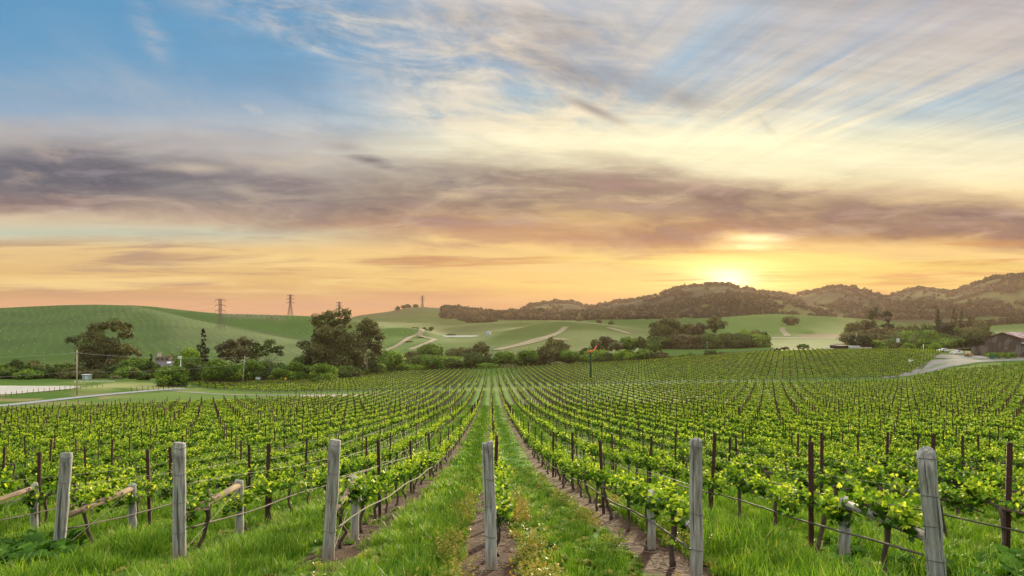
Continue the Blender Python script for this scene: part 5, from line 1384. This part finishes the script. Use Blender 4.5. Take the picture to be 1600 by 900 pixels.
# ------------------------------------------------------------ frost fans (wind machines)
teal = simple('green_pole_paint', (0.001, 0.040, 0.020), .45, var=.12); orange = simple('orange_paint', (0.62, 0.085, 0.015), .5, var=.1)
def wind_machine(u, d, ybase, ytop):
    b = at(u, d); H = (ybase - ytop) / F * d; e = empty('wind_machine', b)
    m = MB(); m.tube([(0, 0, -.3), (0, 0, H * .5), (0, 0, H - .2)], [.40, .37, .33], 14); m.box((0, 0, .05), (1.1, 1.1, .25)); m.build('pole', teal, e, smooth=False)
    g = MB(); g.tube([(-.95, 0, H - .10), (-.80, 0, H - .02), (-.1, 0, H + .12), (.55, 0, H + .22), (.70, 0, H + .24)], [.16, .30, .34, .28, .14], 12); g.box((-.05, 0, H - .22), (.5, .5, .28)); gb = g.build('gearbox', orange, e, smooth=True)
    h = MB(); h.tube([(.66, 0, H + .22), (.95, 0, H + .28)], [.18, .12], 10); h.build('hub', orange, gb, smooth=True)
    bl = MB(); n = 7; V = []; L = 2.25
    dirv = Vector((.52, .10, .85)).normalized(); side = Vector((.45, -.85, -.28)); side = (side - side.dot(dirv) * dirv).normalized(); nn = dirv.cross(side)
    for i in range(n):
        f = i / (n - 1); tw = .5 - .5 * f; s = side * math.cos(tw) + nn * math.sin(tw); t = nn * math.cos(tw) - side * math.sin(tw); c = Vector((.85, 0, H + .26)) + dirv * (f * L); wdt = (.14 + .13 * math.sin(min(1, f * 2.2) * 1.57)) * (1 if f < .95 else .75)
        for (a, q) in ((-1, 0), (0, .055), (1, 0), (0, -.055)): V.append(tuple(c + s * a * wdt * .95 + t * q))
    Fc = [(i * 4 + k, i * 4 + (k + 1) % 4, (i + 1) * 4 + (k + 1) % 4, (i + 1) * 4 + k) for i in range(n - 1) for k in range(4)] + [(0, 3, 2, 1), tuple((n - 1) * 4 + k for k in range(4))]
    bl.add(V, Fc); bl.build('fan_blade', orange, e)
    en = MB(); en.box((.55, .1, .45), (.8, .7, .9)); en.build('engine_box', teal, e)
    tag(e, 'wind machine with dark green pole and orange fan standing in the vineyard', 'wind machine')
wind_machine(923, 226, 595, 551)
def pale_pole(u, d, ytop, label):
    b = at(u, d); H = (520 - ytop) / F * d - b.z; e = empty('frost_fan_pole', b)
    m = MB(); m.tube([(0, 0, -.3), (0, 0, H)], [.24, .18], 10); m.build('pole', simple('teal_paint', (0.10, 0.22, 0.19), .5), e)
    c = MB(); c.box((0, 0, H + .1), (.5, .5, .5)); c.build('gearbox', grey_b, e); w = MB(); w.box((-.9, -.2, .6), (1.6, .9, 1.1)); w.box((-.9, -.2, 1.2), (1.5, .8, .12)); w.build('engine_box', white, e)
    tag(e, label, 'frost fan pole', 'distant frost fan poles')
pale_pole(1105, 440, 535, 'teal pole with white box at its foot on the right pale field')
pale_pole(770, 378, 542, 'pale teal pole with white box among the trees beyond the crest')

# ------------------------------------------------------------ barn
boards, bb = new_mat('weathered_boards')
_P = objco(); _x, _y, _z = sep(_P)
_pl = xabs(X.op('FRACT', (_x + _y) * 3.1) - .5); _gr = noise(vscale(_P, (3, 3, .25)), 2.0, 5, .65); _bg = noise(vscale(_P, (.35, .35, .2)), 1.0, 3, .5)
_cc = mixc(step(_gr, .3, .7), (0.045, 0.027, 0.020), (0.11, 0.075, 0.058)); _cc = mixc(step(_bg, .48, .60), _cc, mixc(step(_gr, .3, .7), (0.10, 0.08, 0.07), (0.19, 0.165, 0.15)))
_cc = mixc(step(_pl, .46, .49), _cc, (0.012, 0.009, 0.008)); setin(bb, 'Base Color', _cc); setin(bb, 'Roughness', .95)
tin, tb_ = new_mat('corrugated_tin')
_P = objco(); _x, _y, _z = sep(_P); _n = noise(_P, .35, 5, .6); _c = mixc(step(_n + (noise(_P, 3.0, 4, .6) - .5) * .4, .42, .50), (0.42, 0.44, 0.47), (0.20, 0.055, 0.035))
setin(tb_, 'Base Color', _c); setin(tb_, 'Roughness', .45); setin(tb_, 'Metallic', .25)
_wv = X.op('SINE', _y * 42.0); setin(tb_, 'Normal', bump(_wv, .4, .02))
near_black = simple('black_wall_and_shade', (0.012, 0.010, 0.009), .95)  # near-black, for the black shed and the painted shade in the porch opening
def prism(mb, prof_xz, y0, y1):
    n = len(prof_xz); V = [(x, y0, z) for x, z in prof_xz] + [(x, y1, z) for x, z in prof_xz]
    mb.add(V, [tuple(range(n)), tuple(range(2 * n - 1, n - 1, -1))] + [(i, i + n, (i + 1) % n + n, (i + 1) % n) for i in range(n)])
def build_barn():
    cx, cy = (1567 - 800) / F * 266, 266.0
    ang = R(-55)                                 # gable across direction: +x turned by ang
    e = empty('barn', (cx, cy, -9.25), ang); W = 12.2 / 2; L = 24; ez, rz_ = 7.15, 9.35; base = -.4
    m = MB(); prism(m, [(-W, base), (W, base), (W, ez), (0, rz_ - .12), (-W, ez)], 0, L); w = m.build('wall', boards, e)
    r = MB(); s = (rz_ - ez) / W; o = .45; th = .12
    prism(r, [(-W - o, ez - s * o), (0, rz_), (W + o, ez - s * o), (W + o, ez - s * o + th), (0, rz_ + th), (-W - o, ez - s * o + th)], -.5, L + .5); r.build('roof', tin, e)
    d = MB(); d.box((-2.6, -.03, 2.0), (2.8, .10, 4.0)); d.box((-2.6, -.09, 4.1), (3.2, .06, .18)); d.build('door', boards, e)
    b = MB(); b.box((0, -.05, 6.9), (.35, .10, 3.6)); b.build('gable_batten', boards, e)
    dw = MB(); dw.box((-2.6, -.10, 4.35), (3.4, .05, .12)); dw.build('door_track', steel, e)
    # lean-to on the left with a lower roof
    l = MB(); prism(l, [(-W - 5.2, base), (-W - .01, base), (-W - .01, 4.9), (-W - 5.2, 3.6)], 1.0, 14); l.build('side_shed', boards, e)
    lr = MB(); prism(lr, [(-W - 5.7, 3.52), (-W - .01, 4.98), (-W - .01, 5.10), (-W - 5.7, 3.64)], .6, 14.4); lr.build('side_shed_roof', boards, e)
    # open lean-to on the right with silver roof
    rr = MB(); prism(rr, [(W + .01, 5.35), (W + 5.5, 4.0), (W + 5.5, 4.12), (W + .01, 5.47)], -.4, L); rr.build('porch_roof', simple('new_tin', (0.60, 0.63, 0.66), .4, metal=.2, var=.06), e)
    op = MB(); op.box((W + 2.7, .3, 1.95), (5.3, .12, 4.7)); op.build('porch_front', boards, e)
    do = MB(); do.box((W + 2.7, .20, 1.55), (3.6, .12, 3.9)); do.build('doorway_shade', near_black, e)  # dark slab on the boards stands for the shade inside the opening
    for yy in (0, 6, 12, 18):
        p = MB(); p.box((W + 5.3, yy + .1, 2.0), (.2, .2, 4.1)); p.build('porch_post', boards, e)
    # low open shelter further left
    for xx in (-W - 11.0, -W - 8.2, -W - 5.6):
        p = MB(); p.box((xx, 2.0, 1.35), (.18, .18, 3.1)); p.build('shelter_post', boards, e)
    sr = MB(); prism(sr, [(-W - 11.4, 2.75), (-W - 5.25, 2.95), (-W - 5.25, 3.08), (-W - 11.4, 2.88)], 1.2, 6.5); sr.build('shelter_roof', simple('dull_tin', (0.10, 0.085, 0.08), .7), e)
    tag(e, 'old weathered wooden barn with rust patched tin roof by the gravel yard', 'barn')
build_barn()

# ------------------------------------------------------------ vehicles
def wheel(e, x, y, r=.37):
    t = MB(); t.tube([(x - .11, y, r), (x - .09, y, r), (x + .09, y, r), (x + .11, y, r)], [r * .86, r, r, r * .86], 16); to = t.build('tyre', blackm, e)
    q = MB(); q.tube([(x - .12, y, r), (x + .12, y, r)], [r * .58, r * .58], 12); q.build('rim', grey_b, to)
def car_body(mb, prof, w, tw=1.0):
    """side outline (y, z) swept across the width, the upper points drawn in"""
    n = len(prof); zmax = max(p[1] for p in prof); V = []
    for s in (-1, -.93, .93, 1):
        for y, z in prof:
            k = 1 - .16 * max(0, (z - 1.05) / max(zmax - 1.05, .1)) * tw
            yo = y * (1 if abs(s) < .95 else .985); zo = z if abs(s) < .95 else (z - .03 if z > .6 else z + .02); V.append((s * w / 2 * k, yo, zo))
    Fc = [tuple(range(n - 1, -1, -1)), tuple(range(3 * n, 4 * n))]
    for j in range(3): Fc += [(j * n + i, j * n + (i + 1) % n, (j + 1) * n + (i + 1) % n, (j + 1) * n + i) for i in range(n)]
    mb.add(V, Fc)
def pickup(u, d, rz, label):
    e = empty('pickup_truck', at(u, d, .16), rz); w = 1.95
    m = MB(); car_body(m, [(-2.75, .45), (2.75, .45), (2.78, .95), (2.66, 1.08), (1.35, 1.16), (-.55, 1.16), (-.60, 1.14), (-2.72, 1.14)], w, 0); m.build('body', white, e)
    c = MB(); car_body(c, [(1.30, 1.12), (.62, 1.78), (-.30, 1.84), (-.78, 1.74), (-.95, 1.12)], w * .95, 1.3); cb = c.build('cab', white, e)
    for s in (-1, 1):
        g = MB(); a = w * .95 / 2; g.add([(s * (a * .985 + .012), .95, 1.20), (s * (a * .885 + .012), .52, 1.66), (s * (a * .885 + .012), .02, 1.68), (s * (a * .985 + .012), .02, 1.20)], [(0, 1, 2, 3)]); g.add([(s * (a * .985 + .012), -.05, 1.20), (s * (a * .885 + .012), -.05, 1.68), (s * (a * .885 + .012), -.60, 1.66), (s * (a * .985 + .012), -.74, 1.20)], [(0, 1, 2, 3)]); g.build('side_window', glass, cb)
    g = MB(); g.add([(-.82, 1.27, 1.18), (.82, 1.27, 1.18), (.72, .72, 1.71), (-.72, .72, 1.71)], [(0, 1, 2, 3)]); g.build('windscreen', glass, cb)
    b = MB(); b.box((0, -1.72, 1.16), (1.55, 1.75, .04)); b.build('load_bed', blackm, e)
    for s in (-1, 1):
        for y in (1.78, -1.72): wheel(e, s * .86, y)
        h = MB(); h.box((s * .72, 2.77, .82), (.36, .06, .20)); h.build('headlight', simple('lamp_lens', (.5, .5, .48), .15), e)
    gr = MB(); gr.box((0, 2.775, .80), (.95, .05, .26)); gr.build('grille', blackm, e); bp = MB(); bp.box((0, 2.82, .50), (1.9, .14, .20)); bp.build('bumper', grey_b, e)
    tag(e, label, 'pickup truck')
def suv(u, d, rz, label):
    e = empty('parked_car', at(u, d, .05), rz); w = 1.85
    m = MB(); car_body(m, [(-2.3, .40), (2.3, .40), (2.32, .80), (2.15, .95), (1.25, 1.05), (-2.25, 1.08), (-2.33, .85)], w, 0); m.build('body', white, e)
    c = MB(); car_body(c, [(1.25, 1.02), (.45, 1.58), (-1.5, 1.62), (-2.1, 1.05)], w * .95, 1.2); cb = c.build('cabin', white, e)
    for s in (-1, 1):
        a = w * .95 / 2; g = MB(); g.add([(s * (a * .99 + .012), .95, 1.10), (s * (a * .90 + .012), .38, 1.50), (s * (a * .90 + .012), -1.40, 1.53), (s * (a * .99 + .012), -1.85, 1.10)], [(0, 1, 2, 3)]); g.build('side_window', glass, cb)
        for y in (1.45, -1.40): wheel(e, s * .82, y, .34)
        h = MB(); h.box((s * .68, 2.32, .72), (.36, .06, .16)); h.build('headlight', simple('lamp_lens', (.5, .5, .48), .15), e)
    g = MB(); g.add([(-.78, 1.24, 1.08), (.78, 1.24, 1.08), (.68, .56, 1.54), (-.68, .56, 1.54)], [(0, 1, 2, 3)]); g.build('windscreen', glass, cb)
    tag(e, label, 'car')
pickup(1495, 276, R(112), 'white pickup truck parked on the gravel yard beside the vines')
suv(1473, 300, R(100), 'white car half hidden by vines, behind the white pickup')

# ------------------------------------------------------------ farm odds and ends
lumber = simple('sawn_lumber', (0.42, 0.26, 0.15), .8, scale=3, c2=(0.28, 0.16, 0.10))
def lumber_pile():
    e = empty('lumber_pile', at(1514, 268, .16), R(35)); rg = np.random.default_rng(4)
    for k in range(2):
        s = MB(); s.box((-1 + 2 * k, 0, .08), (.25, 2.0, .16)); s.build('bearer', lumber, e)
    for k in range(5):
        for j in range(6 - k):
            p = MB(); p.box((rg.normal(0, .15), -.85 + j * .34 + k * .12, .26 + k * .19), (4.2 + rg.normal(0, .3), .30, .17), rz=rg.normal(0, .03)); p.build('plank', lumber, e)
    tag(e, 'stack of reddish sawn planks lying between the white pickup and barn', 'lumber pile')
lumber_pile()
def crates():
    e = empty('pallet_stack', at(1526, 272, .14), R(20))
    for k in range(5):
        p = MB(); z = .1 + k * .24
        for j in range(5): p.box((-.8 + .4 * j, 0, z + .09), (.30, 1.6, .04))
        for j in (-.7, 0, .7): p.box((0, j, z), (2.0, .12, .13))
        p.build('pallet', pole_d, e)
    tag(e, 'dark stack of pallets under the open shelter left of the barn', 'pallet stack')
crates()
def green_bin():
    e = empty('wheeled_bin', at(1550.5, 251, .12), .3); m = MB(); m.add([(-.42, -.42, .1), (.42, -.42, .1), (.42, .42, .1), (-.42, .42, .1), (-.55, -.55, 1.35), (.55, -.55, 1.35), (.55, .55, 1.35), (-.55, .55, 1.35)], [(0, 3, 2, 1), (4, 5, 6, 7), (0, 1, 5, 4), (1, 2, 6, 5), (2, 3, 7, 6), (3, 0, 4, 7)]); bm_ = simple('bin_plastic', (0.01, 0.12, 0.085), .5); m.build('bin_body', bm_, e)
    l = MB(); l.box((0, 0, 1.41), (1.2, 1.2, .10)); l.box((0, .3, 1.49), (1.1, .5, .06)); l.build('lid', bm_, e)
    for s in (-1, 1): q = MB(); q.tube([(s * .45, .45, .14), (s * .53, .45, .14)], .14, 10); q.build('wheel', blackm, e)
    tag(e, 'dark green wheeled bin in front of the clipped hedge by the barn', 'bin')
green_bin()
def hedge():
    b = at(1563, 255, .05); e = empty('hedge', b, -.05); rg = np.random.default_rng(12); L = []
    for i in range(11): L.append((-4.9 + i * .98 + rg.normal(0, .1), rg.normal(0, .3), 1.15 + rg.normal(0, .08), 1.05, 1.12, rg.uniform(.45, .75)))
    mesh_obj('foliage', crown_mesh(L, rg, .30, 1.2, FOL['bright']), e); t = MB()
    for i in range(9): t.tube([(-4.2 + i, 0, -.1), (-4.2 + i + .1, 0, .7)], .05, 5)
    t.build('stems', bark_d, e); tag(e, 'low clipped green hedge in front of the barn wall', 'hedge')
hedge()
def dark_shed():
    e = empty('low_shed', at(1318, 350), .05); z = -.2 + (547 - 547); H = 2.6
    m = MB(); m.box((0, 0, H / 2 - .6), (11, 6, H + 1.2)); m.build('wall', near_black, e); r = MB(); prism(r, [(-6, H), (-2.5, H + .75), (6, H + .15), (6, H + .3), (-2.5, H + .95), (-6, H + .15)], -3.4, 3.4); r.build('roof', simple('dark_roof', (0.035, 0.03, 0.03), .7), e)
    p = MB(); p.box((-9, 0, .2), (5, 3, 1.4)); p.build('side_bin', near_black, e); q = MB(); q.box((-8.3, -.2, 1.0), (4.8, 3.2, .5)); q.build('white_cover', white, e)
    tag(e, 'low black shed with a pale strip, half hidden by the right vineyard crest', 'shed')
dark_shed()
def trailer():
    e = empty('pale_container', at(1335, 338), 0); m = MB(); m.box((0, 0, 1.0), (4.6, 2.4, 2.4)); m.build('body', simple('pale_blue_paint', (0.52, 0.58, 0.64), .5), e); l = MB(); l.box((0, 0, 2.25), (4.8, 2.6, .10)); l.build('lid', white, e)
    q = MB(); q.box((5.6, .4, .9), (6.0, 1.0, 1.5)); q.build('side_panel', simple('cream_paint', (0.55, 0.48, 0.40), .7), e)
    tag(e, 'pale blue container at the right end of the low black shed', 'container')
trailer()
def valve():
    e = empty('irrigation_riser', at(1421.5, 236), 0); m = MB(); m.tube([(0, 0, -.1), (0, 0, 1.5)], .12, 8); m.build('pipe', white, e); t = MB(); t.tube([(0, 0, 1.1), (0, 0, 1.9)], [.32, .30], 10); t.build('tank', white, e); a = MB(); a.tube([(.2, 0, 1.62), (1.3, 0, 1.62)], .13, 8); a.build('side_pipe', white, e)
    tag(e, 'white irrigation tank with a side pipe among the vines near the right road', 'irrigation riser')
valve()
def tunnel():
    e = empty('white_tunnel', at(716, 872, .0), 0); m = MB(); m.tube([(-26, 0, .6), (26, 0, .6)], 1.15, 10); m.build('cover', white, e); tag(e, 'long low white plastic cover lying along the far vineyard edge', 'plastic cover')
    e = empty('water_tank', at(763, 872), 0); m = MB(); m.tube([(0, 0, -.2), (0, 0, 4.2), (0, 0, 4.7)], [2.6, 2.6, .3], 16); m.build('tank', simple('blue_tank', (0.30, 0.42, 0.60), .5), e); tag(e, 'small blue water tank at the right end of the white cover', 'tank')
tunnel()
# farmhouse among the left trees
def house():
    e = empty('farmhouse', at(257, 276), R(8)); H = 4.4; st = simple('house_wall', (0.20, 0.15, 0.115), .9); rf = simple('shingle_roof', (0.13, 0.12, 0.125), .8, scale=1.5, c2=(0.075, 0.07, 0.072))
    m = MB(); m.box((0, 0, H / 2 - .5), (11, 9, H + 1)); m.build('wall', st, e)
    r = MB(); r.add([(-6.1, -5.1, H), (6.1, -5.1, H), (6.1, 5.1, H), (-6.1, 5.1, H), (-3.2, -1.6, H + 2.2), (3.2, -1.6, H + 2.2), (3.2, 1.6, H + 2.2), (-3.2, 1.6, H + 2.2)], [(3, 2, 1, 0), (0, 1, 5, 4), (1, 2, 6, 5), (2, 3, 7, 6), (3, 0, 4, 7), (4, 5, 6, 7)]); ro = r.build('roof', rf, e)
    c = MB(); c.box((-.3, -.4, H + 2.9), (5.6, 2.6, 1.7)); cl = c.build('upper_storey', st, e); cr = MB(); prism(cr, [(-3.4, H + 3.7), (2.9, H + 4.15), (2.9, H + 4.30), (-3.4, H + 3.85)], -2.0, 1.2); cr.build('upper_roof', simple('tan_roof', (0.38, 0.27, 0.19), .8), e)
    for k in range(3): w = MB(); w.box((-2.0 + 1.7 * k, -1.71, H + 2.9), (.75, .06, .7)); w.build('window', glass, cl)
    ch = MB(); ch.box((-2.1, .2, H + 4.2), (1.2, .9, 2.2)); ch.box((-2.1, .2, H + 5.32), (1.35, 1.05, .14)); ch.build('chimney', simple('chimney', (0.46, 0.40, 0.38), .9), ro)
    sk = MB(); sk.box((2.6, -2.7, H + 1.62), (1.5, 1.0, .08), M=Matrix.Rotation(.55, 3, 'X')); sk.build('skylight', white, ro)
    tag(e, 'farmhouse with grey hipped roof, tan upper storey and chimney behind the round bush', 'house')
house()
def shed_white():
    e = empty('garden_shed', at(135.5, 243), 0); m = MB(); m.box((0, 0, .75), (2.3, 1.8, 1.9)); m.build('wall', simple('blue_grey_wall', (0.30, 0.37, 0.42), .7), e); r = MB(); r.box((0, 0, 1.78), (2.7, 2.2, .16)); r.build('roof', white, e); d = MB(); d.box((.4, -.92, .65), (.8, .05, 1.5)); d.build('door', grey_b, e)
    tag(e, 'tiny blue-grey shed with a white flat roof on the far pond bank', 'shed')
    e = empty('white_rail', at(147, 226), 0); m = MB(); m.box((0, 0, .45), (13.4, .10, .16)); m.build('rail', white, e)
    for k in range(8): p = MB(); p.box((-6.4 + 1.83 * k, .06, .15), (.10, .10, .75)); p.build('post', white, e)
    tag(e, 'long low white rail along the far bank of the pond', 'rail')
    e = empty('standpipe', at(244, 222), 0); m = MB(); m.tube([(0, 0, -.1), (0, 0, 1.3)], .16, 8); m.build('pipe', white, e); q = MB(); q.tube([(.1, 0, .9), (1.3, -.2, .05)], .09, 7); q.build('side_pipe', white, e); tag(e, 'white standpipe with a sloping branch left of the round bush', 'standpipe')
    e = empty('road_sign', at(446, 246), 0); m = MB(); m.tube([(0, 0, -.1), (0, 0, 2.2)], .05, 6); m.build('post', pole_w, e); s = MB(); s.box((0, -.07, 1.8), (.80, .04, .80), M=Matrix.Rotation(R(45), 3, 'Y')); s.build('sign_plate', simple('yellow_sign', (0.75, 0.36, 0.02), .5), e); tag(e, 'small orange-yellow diamond sign by the bushes left of centre', 'sign')
    e = empty('notice_board', at(403, 252), .1)
    for x in (-.5, .5): p = MB(); p.box((x, 0, .7), (.09, .09, 1.6)); p.build('post', pole_w, e)
    p = MB(); p.box((0, -.07, 1.7), (1.7, .06, .9)); p.build('board', simple('pale_board', (0.45, 0.52, 0.58), .6), e); tag(e, 'pale blue board on two posts below the dark pine thicket', 'board')
shed_white()
# fence of thin posts along the pond and road
def fence(pts, n, h, r, label, mat, wires=(.5, .9)):
    P = np.array([((u - 800) / F * d, d) for u, d in pts]); s = np.r_[0, np.cumsum(np.hypot(*np.diff(P, axis=0).T))]; ss = np.linspace(0, s[-1], n)
    X_, Y_ = np.interp(ss, s, P[:, 0]), np.interp(ss, s, P[:, 1]); o = Vector((X_[0], Y_[0], zg(X_[0], Y_[0]))); e = empty('wire_fence', o); rg = np.random.default_rng(n)
    tops = []
    for x, y in zip(X_, Y_):
        z = zg(x, y); p = MB(); p.tube([(0, 0, -.2), (0, 0, h * rg.uniform(.9, 1.1))], [r, r * .9], 6); q = p.build('post', mat, e, (x - o.x, y - o.y, z - o.z)); q.rotation_euler = (rg.normal(0, .04), rg.normal(0, .04), 0); tops.append(Vector((x - o.x, y - o.y, z - o.z)))
    for w in wires: m = MB(); m.tube([t + Vector((0, -r, w)) for t in tops], .014, 4); m.build('wire', wire_m, e)
    tag(e, label, 'fence')
fence([(-30, 166), (0, 169), (40, 178), (80, 187), (118, 196), (160, 205)], 22, 1.25, .07, 'thin dark post and wire fence along the near shore of the pond', pole_d)
fence([(300, 232), (340, 236), (380, 240), (440, 244), (490, 246)], 26, 1.2, .06, 'thin wooden fence between the left vines and green trees', pole_d)
fence([(205, 188), (232, 193), (262, 199), (290, 206)], 12, 1.3, .08, 'short row of reddish fence posts beside the left road bend', rust)
# white grow tube left standing by a vine, bottom right
x, y = from_row(3 * ROW + .1, 15.6)
e = empty('grow_tube', (x, y, zg(x, y))); m = MB(); m.tube([(0, 0, .05), (0, 0, .36)], [.085, .085], 4); m.build('sleeve', white, e); s = MB(); s.tube([(.06, .03, -.1), (.06, .03, .62)], .012, 5); s.build('stake', pole_w, e)
tag(e, 'square white grow tube under the vines, left of the thick leaning end post', 'grow tube')

# ------------------------------------------------------------ air
def haze():
    mb = MB(); mb.box((0, 1650, 105), (9600, 3500, 340)); mb.v[0][:, 2] = np.where(mb.v[0][:, 2] > 0, 150.0, -46.0)
    m, b = new_mat('haze'); T = m.node_tree; T.nodes.remove(b)
    v = T.nodes.new('ShaderNodeVolumePrincipled'); v.inputs['Color'].default_value = (1.0, 0.74, 0.59, 1); v.inputs['Density'].default_value = HAZE; v.inputs['Anisotropy'].default_value = HAZE_G
    T.links.new(v.outputs[0], T.nodes['Material Output'].inputs['Volume'])
    m.cycles.homogeneous_volume = True
    tag(mb.build('haze', m), kind='stuff')
HAZE, HAZE_G = 0.000033, 0.4
haze()
